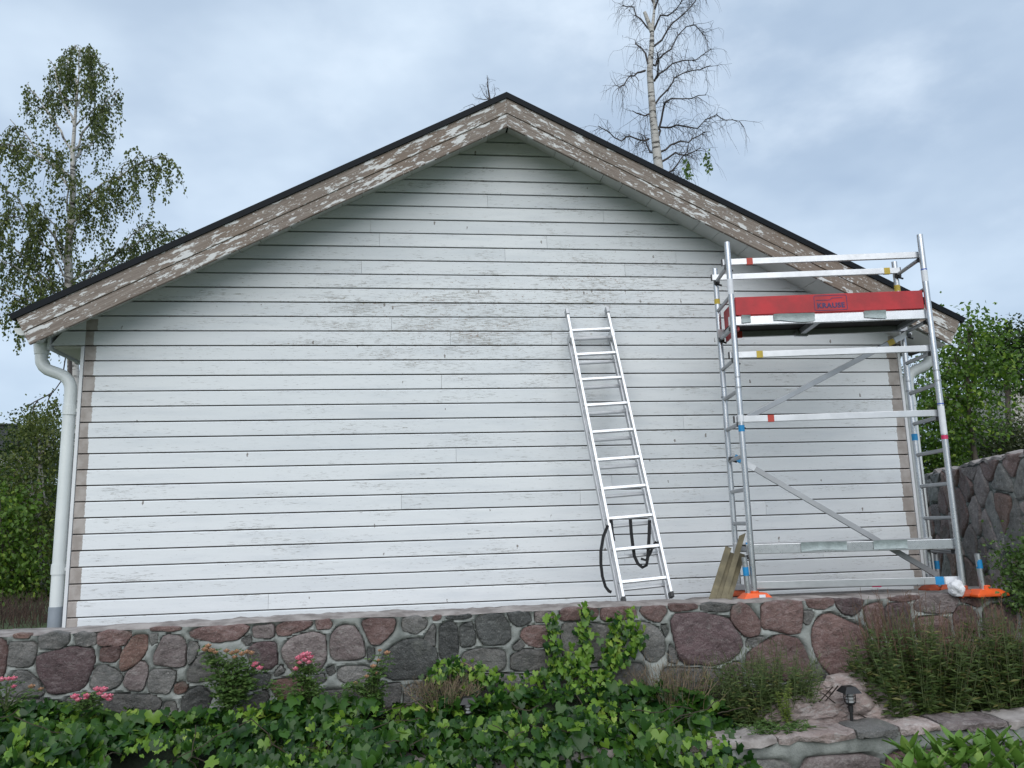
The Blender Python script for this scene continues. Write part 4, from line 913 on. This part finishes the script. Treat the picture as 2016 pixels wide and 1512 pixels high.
def dead_birch():
    Y = 10.0; t = thing('birch_tree', 'nearly bare birch with crooked branches rising behind the right roof slope', 'tree', (at(1305, 1000, Y).x, Y, -.1))
    m = MB(); tw = MB(); lf = MB()
    tr = [at(1312, 1000, Y)]+[at(x, y, Y) for x, y in ((1302,420),(1297,335),(1292,290),(1286,235),(1282,180),(1279,140),(1283,90),(1284,60),(1288,20),(1289,-60),(1293,-160))]
    m.tube(tr, [.16,.125,.115,.105,.09,.085,.078,.065,.05,.03,.024,.008], 10)
    stub = [at(1283, 62, Y), at(1275, 40, Y), at(1269, 24, Y)]; m.tube(stub, [.06, .055, .045], 8)
    BR = [[(1270,139),(1255,143),(1241,149),(1228,168),(1217,178)],[(1277,274),(1262,276),(1240,268),(1224,278),(1199,260),(1178,248)],[(1297,267),(1297,250),(1320,251),(1342,248),(1373,253),(1411,226),(1442,236),(1463,250)],
          [(1300,299),(1321,285),(1356,280),(1375,268),(1390,260)],[(1290,205),(1314,177),(1328,153),(1363,139),(1400,128)],[(1283,163),(1297,146),(1324,125),(1370,118),(1400,97)],[(1286,128),(1293,120),(1321,97),(1335,69),(1369,49),(1387,69)],
          [(1286,92),(1314,59),(1342,31),(1369,3),(1375,-20)],[(1283,62),(1262,38),(1248,14),(1227,10)],[(1276,126),(1262,94),(1251,83)],[(1297,255),(1307,208),(1321,194),(1362,194),(1390,187)],[(1306,350),(1325,335),(1341,312),(1356,285)],
          [(1288,160),(1296,120),(1295,104)],[(1290,215),(1270,228),(1245,218)],[(1300,310),(1280,300),(1270,270),(1258,262)],[(1300,320),(1330,300),(1350,305),(1380,290)],[(1287,60),(1300,30),(1330,20),(1345,-5)],[(1288,20),(1310,-20),(1350,-40)],[(1288,10),(1262,-30),(1240,-40)],[(1298,340),(1320,345),(1345,355)]]
    for B in BR:
        dz = R.uniform(-.9, .9); P = []
        for i, (x, y) in enumerate(B): P.append(at(x, y, Y+dz*i/max(1, len(B)-1)*1.3))
        Q = []
        for a, b in zip(P, P[1:]):
            Q.append(a); Q.append(a.lerp(b, .5)+rv3(.035))
        Q.append(P[-1]); nq = len(Q); tw.tube(Q, [.022*(1-k/nq)+.006 for k in range(nq)], 6, False)
        L = sum((b-a).length for a, b in zip(Q, Q[1:]))
        for k in range(int(L*17)):
            u = R.uniform(.2, 1)*(nq-1); i = min(nq-2, int(u)); p = Q[i].lerp(Q[i+1], u-i)
            d = (Q[min(i+1, nq-1)]-Q[max(0, i-1)]).normalized()+rv3(.75); tl = R.uniform(.2, .75)
            T = limb_path(p, d, tl, 7, 0, -.10, .28); tw.tube(T, [.007-.005*k2/7 for k2 in range(8)], 3, False)
            for _ in range(2):
                j = R.randint(3, 7); T2 = limb_path(T[j], d*.3+Vector((0, 0, -.5))+rv3(.4), R.uniform(.15, .6), 6, 0, -.35, .12); tw.tube(T2, [.0032-.0018*k2/6 for k2 in range(7)], 3, False)
    for (x, y) in ((1352, 335), (1356, 345), (1392, 320), (1396, 330), (1390, 308), (1350, 322)):
        c = at(x, y, Y)
        for _ in range(26): ll = R.uniform(.06, .1); leaf4(lf, c+Vector((R.gauss(0, .04), R.gauss(0, .06), R.gauss(0, .09))), Vector((R.gauss(0, .5), 0, -1)), rv3(), ll, ll*.7)
    build('trunk', m, BIRCH, t, True); build('branches', tw, TWIG, t, kind='stuff'); build('leaves', lf, L_MAPLE, t, kind='stuff')
dead_birch()
def ridge_twigs():
    Y = 12; t = thing('dead_tree', 'bare grey tree top just showing above the roof ridge', 'tree', (at(965, 900, Y).x, Y, -.2)); tw = MB()
    tw.tube([at(972, 900, Y), at(968, 300, Y), at(965, 200, Y), at(961, 175, Y), at(959, 148, Y)], [.12, .06, .03, .018, .006], 7)
    for B in ([(965,200),(952,185),(945,168)],[(966,205),(975,185),(972,165)],[(964,195),(950,196),(935,192)],[(962,180),(958,165),(962,152)],[(966,230),(930,205),(912,212)],[(966,200),(958,188),(957,178)]):
        P = [at(x, y, Y) for x, y in B]; tw.tube(P, [.014, .009, .004], 4, False)
        for _ in range(7): p = P[0].lerp(P[-1], R.uniform(.3, 1)); tw.tube(limb_path(p, rv3()+Vector((0, 0, .6)), R.uniform(.1, .3), 4, 0, .05, .3), .003, 3, False)
    build('branches', tw, TWIG, t)
ridge_twigs()
def leafy_tree(name, label, base, trunk, spec, n, leaf, size, cat='tree', bark=BARK, tr=.09, group=None, **kw):
    t = thing(name, label, cat, base, group); m = MB(); m.tube(trunk, [tr*(1-.75*i/(len(trunk)-1)) for i in range(len(trunk))], 8)
    for c, r_, _ in spec:
        k = R.randint(1, len(trunk)-1); c = Vector(c); s = Vector(trunk[k]); m.tube([s, s.lerp(c, .5)+Vector((0, 0, .1*r_[2])), c], [tr*.4, tr*.25, tr*.08], 5)
        for _ in range(7):
            e = c+Vector((R.uniform(-1, 1)*r_[0], R.uniform(-1, 1)*r_[1], R.uniform(-.8, .9)*r_[2]))*.85; m.tube([s.lerp(c, .7), c.lerp(e, .5), e], [tr*.12, tr*.08, .004], 3, False)
    build('trunk', m, bark, t, True); build('crown', crown(spec, n, leaf, size, **kw), leaf, t, kind='stuff')
def E(x, y, Y, rx, rz, w=1, ry=None):               # ellipsoid centred where the crown stands, radii in metres
    return (at(x, y, Y), (rx, ry or rx, rz), w)
# right: maple on the slope behind the side wall and its neighbours
Y = 4.6; b = at(1918, 900, Y)
leafy_tree('maple_tree', 'young bright green maple behind the tall stone wall, right of the roof end', (b.x, Y, 1.3), [(b.x+.02, Y, 1.2), at(1912, 850, Y), at(1905, 780, Y), at(1908, 700, Y), at(1912, 640, Y)],
  [E(1905,640,Y,.22,.22,.7),E(1920,690,Y,.50,.36,2),E(1870,720,Y,.38,.32,1.5),E(1960,730,Y,.45,.36,1.5),E(1900,780,Y,.68,.40,3),E(1840,790,Y,.40,.36,1.4),E(1890,840,Y,.55,.35,2),E(1815,840,Y,.3,.4,1),E(1945,660,Y,.22,.18,.5)], 5600, L_MAPLE, .075, tr=.05)
Y = 9.5; b = at(1985, 900, Y)
leafy_tree('oak_tree', 'dark green tree with open crown at the right edge behind the maple', (b.x, Y, 1.8), [(b.x, Y, 1.2), at(1985, 820, Y), at(1982, 740, Y), at(1984, 680, Y)],
  [E(1968,665,Y,.55,.35,1.5),E(1995,690,Y,.5,.4,1.5),E(2040,680,Y,.8,.5,2),E(1960,720,Y,.6,.5,2),E(2020,740,Y,.8,.5,2)], 5200, L_DARK, .09, tr=.08)
for i, (x, y, Y, rx, rz, n, lm, lab) in enumerate(((1990, 860, 6.0, 1.0, .75, 5200, L_OLIVE, 'olive green bush spreading above the tall stone wall at the right edge'), (1905, 880, 7.5, 1.0, .65, 4200, L_DARK, 'dark bush in the shade behind the maple trunk'),
        (1830, 890, 5.2, .55, .55, 3200, L_MAPLE, 'yellow green bush between the house corner and the tall stone wall'), (1815, 770, 11.0, 1.2, 1.3, 3500, L_OLIVE, 'loose olive bush seen behind the right downpipe'))):
    b = at(x, y, Y); leafy_tree('bush', lab, (b.x, Y, 1.2), [(b.x, Y, 1.1), (b.x+.05, Y, b.z)], [((b.x, Y, b.z), (rx, rx*.8, rz), 2), ((b.x-rx*.4, Y, b.z-.3*rz), (rx*.6, rx*.5, rz*.7), 1), ((b.x+rx*.4, Y-.2, b.z-.2*rz), (rx*.6, rx*.5, rz*.7), 1)], n, lm, .06, 'bush', tr=.04)
b = at(1985, 1150, -1.40)
leafy_tree('bush', 'pale green bush at the right end of the front stone wall', (b.x+.12, -1.40, -.4), [(b.x+.12, -1.50, -.4), (b.x+.12, -1.45, .3)], [((b.x+.14, -1.45, .40), (.19, .16, .20), 2), ((b.x+.10, -1.50, .15), (.18, .12, .22), 2)], 2200, L_ROSE, .036, 'bush', tr=.014)
# left: trees below the birch, seen past the downpipe
Y = 6.0
for i, (spec, n, lm, sz, lab, tx) in enumerate((
    ([E(75,850,Y,.35,.42,1),E(60,930,Y,.62,.5,2),E(90,1010,Y,.6,.55,2),E(55,1100,Y,.75,.6,2.4),E(90,1180,Y,.6,.4,1.5),E(105,870,Y,.28,.5,1)], 8200, L_BIRCH, .055, 'dense young birch behind the left downpipe', 78),
    ([E(-10,1010,Y-.6,.62,.45,2),E(5,1090,Y-.8,.5,.35,1.5),E(-60,1040,Y,.8,.8,2),E(20,1150,Y-.4,.5,.4,1.5)], 5000, L_MAPLE, .075, 'bright green maple at the left edge of the picture', -8),
    ([E(20,960,Y+3.5,.9,.6,2),E(100,950,Y+3.5,.9,.9,2),E(60,1080,Y+3.5,1.2,.8,2.5),E(-20,1100,Y+3.5,1,.9,2),E(90,1180,Y+3.5,1.4,.6,2),E(10,1190,Y+3.5,1.4,.6,2)], 9000, L_DARK, .085, 'dark broadleaf tree behind the young birch at the left', 40))):
    YY = spec[0][0].y; b = at(tx, 1230, YY)
    leafy_tree('leafy_tree', lab, (b.x, YY, -.5), [(b.x, YY, -.7), at(tx, 1100, YY), at(tx, 1000, YY), at(tx, 900, YY)], spec, n, lm, sz, bark=BIRCH if i == 0 else BARK, tr=.06, droop=.6)
# two pines on the skyline at the left
for x, y, lab in ((35, 880, 'pine with dark tufts on the skyline left of the hanging twigs'), (66, 850, 'pine crown on the skyline behind the hanging birch twigs')):
    Y = 20; b = at(x, 1100, Y); leafy_tree('pine_tree', lab, (b.x, Y, -1), [(b.x, Y, -1.3), at(x, 950, Y), at(x, y-20, Y)], [E(x,y-22,Y,.25,.3,.5),E(x-8,y+10,Y,.7,.4,1),E(x+10,y+30,Y,.9,.5,1.4),E(x,y+80,Y,1.1,.8,2),E(x,y+160,Y,1.3,1,2)], 3000, L_DARK, .11, tr=.16, group='pines on the skyline')
# hanging twig in front of the sky by the downpipe, part of the young birch's taller neighbour
t = thing('birch_tree', 'thin birch with a long forked twig hanging behind the downpipe bend', 'tree', (at(135, 1200, 5.2).x, 5.2, -.4)); tw = MB(); lf = MB()
tw.tube([at(140, 1200, 5.2), at(139, 900, 5.2), at(138, 700, 5.2), at(134, 640, 5.2)], [.06, .045, .03, .015], 6)
for B in ([(136,660),(122,748),(108,768),(96,777)],[(103,772),(96,785),(93,800)],[(98,776),(78,786),(68,791),(58,797),(53,806)],[(75,787),(68,798),(63,815)]):
    P = [at(x, y, 5.2) for x, y in B]; tw.tube(P, [.011-.006*k/len(P) for k in range(len(P))], 5, False)
for x, y, s in ((55, 825, .16), (67, 822, .15), (97, 815, .2), (108, 800, .14), (92, 835, .2), (100, 850, .24), (52, 845, .14)):
    c = at(x, y, 5.2)
    for _ in range(95): ll = R.uniform(.035, .06); leaf4(lf, c+Vector((R.gauss(0, s*.38), R.gauss(0, s*.4), R.gauss(0, s*.75))), Vector((R.gauss(0, .5), R.gauss(0, .5), -1)), rv3(), ll, ll*.7)
build('trunk', tw, TWIG, t); build('crown', lf, L_BIRCH, t, kind='stuff')
# dry reeds below the hedge
m = MB()
for _ in range(520):
    x = R.uniform(-60, 125); yy = R.uniform(.9, 3.4); p = at(x, 1245, yy); p.z = -.22; h = R.uniform(.22, .46)
    m.tube([p, p+Vector((R.gauss(0, .03), R.gauss(0, .03), h*.6)), p+Vector((R.gauss(0, .07), R.gauss(0, .05), h))], [.005, .004, .002], 3, False)
o = build('dry_reeds', m, pm('dark_reed', (.075, .045, .032), .9, var=.3, island=.5)); o['kind'] = 'stuff'; o['label'] = 'brown dry stalks below the hedge at the left'; o['category'] = 'reeds'
# neighbour's house: dark chimney and roof edge past the left edge of the picture
Y = 24; c1 = at(25, 838, Y); rz = at(0, 906, Y)
nb = thing('neighbour_house', 'distant house with dark slate chimney and white roof edge at the left edge', 'house', (rz.x-4, Y+3, -1))
m = MB(); m.box((c1.x-1.1, Y, rz.z-1.2), (c1.x, Y+1.1, c1.z)); rr_ = MB(); A = at(33, 922, Y-.4); B = at(-140, 832, Y-.4)
rr_.add([A, B, B+Vector((-6, 0, -3)), A+Vector((0, 9, 0)), B+Vector((0, 9, 0)), B+Vector((-6, 9, -3))], [(0,1,4,3),(1,2,5,4),(0,2,1)]); rf = build('roof', rr_, SLATE, nb)
ch = build('chimney', m, SLATE, rf)
m = MB(); m.box((c1.x-1.16, Y-.06, c1.z+.002), (c1.x+.05, Y+1.16, c1.z+.08)); bevel(build('chimney_cap', m, SLATE, nb), .02)
m = MB(); m.bar(A+Vector((.0, -.05, -.03)), B+Vector((0, -.05, -.03)), .08, .09, (0, 0, 1)); build('verge_board', m, WHITE, nb)
m = MB(); m.box((B.x-4, Y, -1.3), (A.x-.6, Y+8, A.z-.35)); build('wall', m, SLATE, nb)
# grey roof glimpsed at the right edge
Y = 22; A = at(1985, 748, Y); nb = thing('neighbour_house', 'grey roof of a house half hidden by trees at the right edge', 'house', (A.x+3, Y+2, 2))
m = MB(); B = at(2060, 728, Y); m.add([A, B, B+Vector((1, 5, 1.6)), A+Vector((0, 5, 1.6)), A-Vector((0,0,.12)), B-Vector((0,0,.12))], [(0,1,2,3),(4,5,1,0)]); build('roof', m, pm('grey_roof', (.22, .225, .235), .7), nb)
m = MB(); m.box((A.x+.2, Y+.2, 1.5), (B.x, Y+4.5, A.z-.14)); build('wall', m, pm('pale_render', (.38, .36, .33), .8), nb)

# ------------------------------------------------------------------ ivy
IVTOP = [(-150,1385),(0,1393),(100,1384),(180,1394),(260,1402),(340,1408),(420,1398),(500,1394),(560,1380),(620,1374),(700,1382),(760,1390),(830,1388),(900,1378),(960,1378),(1020,1362),(1100,1350),(1200,1345),(1300,1354),(1370,1362),(1430,1384),(1465,1415),(1495,1460),(1530,1512),(1560,1560)]
def ivtop(x):
    for (a, b), (c, d) in zip(IVTOP, IVTOP[1:]):
        if a <= x <= c: return b+(d-b)*(x-a)/(c-a)
    return 1400
def build_ivy(root, leaves, mats, objs_max=300, name='leaf', stems=None, dark=None):
    """leaves: list of (p, x_, y_, z_, s, young); the largest are objects of their own"""
    var = []
    for mt in mats:
        for sh in (IVY, IVY2):
            m = MB(); ivyleaf(m, Vector((0,0,0)), Vector((1,0,0)), Vector((0,1,0)), Vector((0,0,1)), 1, sh, .22)
            me = bpy.data.meshes.new('ivy_leaf'); me.from_pydata(m.v, [], m.f); me.materials.append(mt); me.polygons.foreach_set('use_smooth', [True]*len(me.polygons)); var.append(me)
    order = sorted(range(len(leaves)), key=lambda i: -leaves[i][6]); big = set(order[:objs_max]); rest = [MB() for _ in mats]; bl = wloc(root)
    for i, (p, x_, y_, z_, s, yg, _) in enumerate(leaves):
        if i in big:
            o = bpy.data.objects.new(name, var[yg*2+(i & 1)]); COL.objects.link(o); o.parent = root
            Mx = Matrix((x_*s, y_*s, z_*s)).transposed().to_4x4(); Mx.translation = p-bl; o.matrix_local = Mx
        else: ivyleaf(rest[yg], p, x_, y_, z_, s, IVY if i & 1 else IVY2, R.uniform(.1, .35))
    for yg, m in enumerate(rest):
        if m.v: build('small_leaves', m, mats[yg], root, True, kind='stuff')
def ivy_frame(nv): 
    nv = (nv+rv3(.55)).normalized(); dn = Vector((R.gauss(0, .5), -.25, -1)); y_ = (dn-nv*dn.dot(nv)).normalized(); return y_.cross(nv), y_, nv
root = thing('ivy', 'dark green ivy spreading along the foot of the wall and over the low wall', 'ivy', (2.7, -2.1, -.6))
LV = []; gapz = ((205, 1478, 425, 1530), (770, 1466, 850, 1505), (1000, 1505, 1080, 1530))
blob = MB()
for _ in range(9000):
    x = R.uniform(-150, 1545); yt = ivtop(x)
    y = yt+(1600-yt)*R.random()**1.15+R.gauss(0, 4)
    if x > 1400 and y < yt: continue
    if any(a < x < c and b < y < d for a, b, c, d in gapz) and R.random() < .93: continue
    f = (y-yt)/(1600-yt); Y = -1.80-.30*min(1, f*2.2)-.42*f+R.gauss(0, .05)+.16*noise.noise(Vector((x*.012, y*.02, 0)))+.20*noise.noise(Vector((x*.03, y*.045, 2)))
    if f < .16: Y = -1.80+R.uniform(-.05, .22)
    depth = R.random()
    p = at(x, y, Y+.10*depth)
    clump = noise.noise(Vector((x*.009+3, y*.016, 4)))
    young = 1 if (clump+R.gauss(0, .16) > .30) else 0
    s = R.uniform(.075, .135) if not young else R.uniform(.04, .075)
    s *= .8+.4*noise.noise(Vector((x*.006, 7, y*.01)))
    s = max(.03, s)
    up = Vector((0, -.75, .65)) if f > .2 else Vector((0, -.4, .9))
    LV.append((p, *ivy_frame(up), s, young, s*(1 if depth < .3 else .3)))
build_ivy(root, LV, [L_IVY, L_IVYB])
# stems, and a dark sheet whose colour paints the shade behind the leaves
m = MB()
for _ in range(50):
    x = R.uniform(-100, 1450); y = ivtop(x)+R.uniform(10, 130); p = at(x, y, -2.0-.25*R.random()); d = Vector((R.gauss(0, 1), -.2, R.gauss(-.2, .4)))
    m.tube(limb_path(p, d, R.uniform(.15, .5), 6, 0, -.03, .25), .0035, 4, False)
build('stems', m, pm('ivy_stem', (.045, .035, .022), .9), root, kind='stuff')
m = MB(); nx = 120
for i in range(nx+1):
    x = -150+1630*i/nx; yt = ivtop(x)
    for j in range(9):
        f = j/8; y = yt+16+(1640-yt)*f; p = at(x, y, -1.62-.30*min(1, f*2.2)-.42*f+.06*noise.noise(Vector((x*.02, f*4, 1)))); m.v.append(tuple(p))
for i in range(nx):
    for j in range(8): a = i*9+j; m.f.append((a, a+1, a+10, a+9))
build('shade_sheet', m, pm('ivy_shade', (.012, .020, .008), .95, var=.5, scale=25, bump=1), root, True, kind='stuff')
# ivy climbing the front wall
root = thing('ivy', 'light green ivy climbing the stone wall below the ladder', 'ivy', (at(1170, 1340, -1.5).x, -1.5, -.45)); LV = []; st = MB()
for (x0, y0, x1, y1, sx, n) in ((1090,1345,1090,1205,22,95),(1150,1340,1150,1192,26,110),(1190,1345,1225,1215,36,170),(1245,1255,1240,1195,14,40),(1160,1345,1120,1290,50,120),(1230,1300,1265,1250,22,60),(1000,1365,880,1310,60,90),(870,1320,850,1345,26,45),(900,1300,980,1345,30,50),(1040,1340,1110,1320,45,80)):
    st.tube([at(x0+(x1-x0)*k/5+R.gauss(0, 3), y0+(y1-y0)*k/5, WY-.045) for k in range(6)], .004, 5, False)
    for _ in range(n):
        t_ = R.random(); x = x0+(x1-x0)*t_+R.gauss(0, sx*.45*(1-.4*t_)); y = y0+(y1-y0)*t_+R.gauss(0, 9)
        dk = 1 if R.random() < .55 else 0; s = R.uniform(.032, .066)
        LV.append((at(x, y, WY-.045-R.uniform(0, .10)), *ivy_frame(Vector((0, -.9, .35))), s, dk, s))
build_ivy(root, LV, [L_IVY, L_IVYB]); build('stems', st, DRY, root)

# ------------------------------------------------------------------ perennials, roses, rhododendron
def perennial(label, x0, x1, ybase, ytop, Y, n, leafy=1.0, lm=L_PER, sm=STEMR, spread=.35, leaf=.05, fine=1, group='tall perennials along the wall', name='perennial_plant'):
    b = at((x0+x1)/2, ybase, Y); t = thing(name, label, 'plant', (b.x, Y, b.z), group); st = MB(); lf = MB(); xa = at(x0, ybase, Y).x; xb = at(x1, ybase, Y).x; hw = (xb-xa)/2; H = at((x0+x1)/2, ytop, Y).z-b.z
    for _ in range(n):
        u = R.uniform(-1, 1); h = H*R.uniform(.6, 1.0)*(1-.22*u*u); p = Vector((b.x+u*hw*.55, Y+R.uniform(-.16, .16), b.z-.03))
        q = p+Vector((u*hw*.45+R.gauss(0, .04), R.gauss(0, .07), h)); mid = p.lerp(q, .5)+Vector((R.gauss(0, .015), R.gauss(0, .015), .02)); st.tube([p, mid, q], [.0026, .0022, .0012], 3, False)
        for k in range(int(26*leafy)):
            t_ = R.uniform(.03, .84); w_ = p.lerp(mid, t_*2) if t_ < .5 else mid.lerp(q, t_*2-1); a = R.uniform(0, 6.28); L = leaf*R.uniform(.6, 1.3)*(1.25-.6*t_)
            leaf4(lf, w_, Vector((math.cos(a), math.sin(a), R.uniform(-.1, .6))), Vector((R.gauss(0, .3), -.4, 1)), L, L*.30)
        if fine:
            for _ in range(fine*3):
                t_ = R.uniform(.62, 1); w_ = mid.lerp(q, t_*2-1); st.tube([w_, w_+Vector((R.gauss(0, .018), R.gauss(0, .018), R.uniform(.02, .06)))], [.0012, .0016], 3, False)
    build('stalks', st, sm, t, kind='stuff')
    if lf.v: build('leaves', lf, lm, t, kind='stuff')
perennial('bushy green clump with thin brown tips, left of the garden lantern', 1400, 1630, 1424, 1250, -1.78, 160, 1.2, sm=STEMG, fine=1)
perennial('single lime yellow leafy stem in the clump left of the lantern', 1528, 1544, 1410, 1306, -1.86, 7, 4.0, L_YEL, STEMG, leaf=.028, fine=0)
perennial('large dense clump with tall reddish seed stalks, right of the garden lantern', 1690, 1930, 1440, 1180, -1.85, 200, 1.6, leaf=.075, sm=STEMG, fine=1)
perennial('tall thin reddish seed stalks above the large clump right of the lantern', 1720, 1940, 1400, 1145, -1.74, 105, .5, leaf=.035, fine=2)
perennial('wispy brown purple stalks in front of the wall at the far right', 1880, 2060, 1400, 1160, -1.72, 80, .5, leaf=.035, fine=2)
perennial('dark green clump with brown stalks at the right edge of the picture', 1895, 2080, 1440, 1165, -1.80, 160, 1.6, leaf=.075, sm=STEMG, fine=1)
perennial('sparse brown stalks against the stone wall right of the climbing ivy', 1235, 1420, 1400, 1285, -1.62, 130, .35, sm=DRY, leaf=.03, fine=1)
perennial('short brown stalks in front of the wall beside the half hidden lantern', 810, 940, 1385, 1325, -1.62, 110, .3, sm=DRY, leaf=.03, fine=1)
perennial('scatter of reddish grass stalks rising above the wall top at the right', 1690, 1830, 1360, 1140, -1.66, 34, 0, sm=STEMR, fine=2)
perennial('low green sprouts on the pale boulder left of the lantern', 1440, 1600, 1436, 1405, -2.02, 60, 1.2, L_ROSE, STEMG, leaf=.04, fine=0)
# dry fallen twigs over the boulders
t = thing('fallen_branch', 'dry crossed twigs lying on the pale boulders behind the lantern', 'branch', tuple(at(1650, 1420, -1.9))); m = MB()
for a, b in (((1615,1440),(1668,1392)),((1632,1412),(1645,1434)),((1668,1392),(1735,1388)),((1620,1365),(1660,1395)),((1640,1352),(1600,1400)),((1690,1405),(1730,1425)),((1606,1430),(1640,1425)),((1650,1350),(1625,1380))):
    p, q = at(*a, -1.95), at(*b, -1.88); m.tube([p, p.lerp(q, .5)+rv3(.01), q], [.005, .0045, .003], 5)
build('twig', m, pm('dark_twig', (.035, .025, .02), .9), t)
def rose_bloom(m, c, s):
    for ring, (rr, n_, tl) in enumerate(((.22, 4, .95), (.55, 5, .55), (.9, 6, .15))):
        for k in range(n_):
            a = 6.283*(k+.5*ring)/n_+R.gauss(0, .15); d = Vector((math.cos(a), math.sin(a), 0)); sd = Vector((-d.y, d.x, 0)); b0 = c+d*rr*.15*s; up = Vector((0, 0, 1))
            o = len(m.v); wd = s*(.35+.28*ring*.6)
            for h, e, ww in ((-.45, .12, .3), (-.05, rr*.75, 1), (.45+.25*tl, rr*(.75+.25*(1-tl)), .85), (.62*tl+.25, rr*(.95+.2*(1-tl)), .35)):
                for sgn in (-1, 1): m.v.append(tuple(b0+d*e*s*.8+sd*sgn*wd*ww*.5+up*h*s*.8))
            m.f += [(o+2*i, o+2*i+1, o+2*i+3, o+2*i+2) for i in range(3)]
def rose(label, base, Y, blooms, wilted, canes, nleaf, hw):
    b = at(base[0], base[1], Y); t = thing('rose_bush', label, 'rose', tuple(b), 'roses along the wall'); st = MB(); lf = MB()
    for x, y in canes+[q[:2] for q in blooms]+[q[:2] for q in wilted]:
        q = at(x, y, Y+R.uniform(-.04, .04)); mid = b.lerp(q, .55)+Vector((R.gauss(0, .02), -.02, .03)); st.tube([b, mid, q], [.005, .004, .002], 5, False)
        nn = max(3, int(nleaf*.6*(q-b).length))
        for _ in range(nn):
            u = R.uniform(.15, .93); w_ = (b.lerp(mid, u*1.82) if u < .55 else mid.lerp(q, (u-.55)/.45))+rv3(hw*.25); a = R.uniform(0, 6.28)
            for j in range(5): L = R.uniform(.022, .036); leaf4(lf, w_+Vector((math.cos(a), math.sin(a), 0))*.014*j, Vector((math.cos(a+(1 if j % 2 else -1)), math.sin(a+(1 if j % 2 else -1)), R.gauss(.1, .3))), Vector((R.gauss(0, .3), -.5, 1)), L, L*.7)
    build('canes', st, STEMG, t); build('leaves', lf, L_ROSE, t, kind='stuff')
    for lst, mt, nm in ((blooms, ROSEP, 'blossom'), (wilted, ROSEW, 'wilted_blossom')):
        for x, y, s in lst:
            m = MB(); rose_bloom(m, at(x, y, Y-.06), s*1.45); build(nm, m, mt, t, True)
rose('pink rose in full bloom at the left edge of the picture', (10, 1400), -1.72, [(3,1338,.020),(17,1337,.017),(27,1336,.018),(27,1352,.014),(-8,1342,.018)], [(62,1352,.018),(80,1357,.014)], [(40,1375),(70,1372)], 34, .05)
rose('rose with the pink cluster just above the ivy at the left', (165, 1400), -1.76, [(147,1372,.022),(154,1378,.018),(171,1370,.019),(169,1376,.014),(191,1357,.020),(204,1358,.022),(196,1366,.016),(207,1371,.022),(215,1377,.018),(217,1370,.016)], [], [(185,1385),(150,1388)], 40, .05)
rose('tall rose with faded brown blooms beside the wall', (455, 1400), -1.62, [(503,1307,.018),(511,1316,.020),(499,1311,.013)], [(404,1279,.022),(416,1281,.02),(410,1272,.018),(424,1285,.016),(446,1282,.018),(457,1286,.018),(466,1283,.018),(476,1288,.02),(486,1284,.018),(495,1286,.018),(462,1294,.015)], [(440,1330),(470,1320),(450,1300),(485,1330),(430,1350),(465,1350),(495,1345),(415,1340)], 95, .10)
rose('rose with a bright pink cluster in front of the grey stone', (605, 1390), -1.66, [(588,1296,.022),(597,1290,.022),(605,1288,.022),(611,1294,.020),(608,1304,.020),(590,1305,.016),(600,1299,.022),(582,1317,.018)], [], [(600,1330),(620,1345),(590,1345),(630,1355),(615,1335)], 80, .06)
rose('rose with dried flower heads left of the large dark stone', (735, 1392), -1.64, [], [(748,1281,.013),(762,1286,.020),(745,1300,.013),(735,1312,.018),(722,1332,.015),(700,1345,.013),(740,1325,.013),(395,1340,.001)], [(700,1340),(720,1350),(745,1330),(750,1310),(685,1355),(670,1350)], 85, .09)
def rhodo():
    root = thing('rhododendron', 'fresh green rhododendron with long leaves at the bottom right corner', 'shrub', (at(1900, 1512, -2.75).x, -2.75, -.95)); st = MB(); V = []
    m = MB(); nn = 7
    for i in range(nn):
        u = i/(nn-1); wd = .37*math.sin(math.pi*min(.97, .10+u*.93))**.8*(1 if u < .98 else 0.2); zc = -.10*u*u
        for sgn, dz in ((-1, .05), (0, 0), (1, .05)): m.v.append((sgn*wd*.5, u, zc+dz*(abs(sgn))))
    for i in range(nn-1):
        for j in (0, 1): a = i*3+j; m.f.append((a, a+1, a+4, a+3))
    me = bpy.data.meshes.new('rhododendron_leaf'); me.from_pydata(m.v, [], m.f); me.materials.append(L_RHOD); me.polygons.foreach_set('use_smooth', [True]*len(me.polygons)); bl = wloc(root)
    sh = [(1790,1470,-2.75),(1812,1488,-2.85),(1850,1462,-2.72),(1842,1500,-2.9),(1885,1452,-2.70),(1880,1492,-2.85),(1905,1475,-2.80),(1935,1462,-2.74),(1930,1500,-2.92),(1958,1450,-2.68),(1970,1485,-2.85),(1995,1465,-2.76),(2012,1490,-2.88),(2030,1470,-2.75),(1780,1510,-2.9),(1815,1520,-2.9),(1865,1525,-2.95),(1905,1520,-2.95),(1955,1525,-2.95),(2000,1520,-2.95),(2040,1510,-2.9)]
    for x, y, Y in sh:
        c = at(x, y+14, Y); st.tube([Vector((c.x+R.gauss(0, .05), Y+.02, -.98)), c-Vector((0, 0, .12)), c], [.007, .006, .004], 6, False); n_ = R.randint(9, 12); a0 = R.random()*6
        ax = (Vector((R.gauss(0, .22), R.gauss(-.05, .15), 1))).normalized()
        for k in range(n_):
            a = a0+k*2.4; el = R.uniform(.25, 1.15)-.05*k*.3; d = Vector((math.cos(a)*math.cos(el), math.sin(a)*math.cos(el), math.sin(el)))+ax*.15; d.normalize()
            upv = Vector((0, 0, 1))-d*d.z+rv3(.12); upv = (upv-d*upv.dot(d)).normalized(); s = R.uniform(.11, .17)
            o = bpy.data.objects.new('leaf', me); COL.objects.link(o); o.parent = root
            Mx = Matrix((d.cross(upv)*s, d*s, upv*s)).transposed().to_4x4(); Mx.translation = c-bl+d*.01-ax*.006*k; o.matrix_local = Mx
    build('stems', st, STEMG, root)
rhodo()
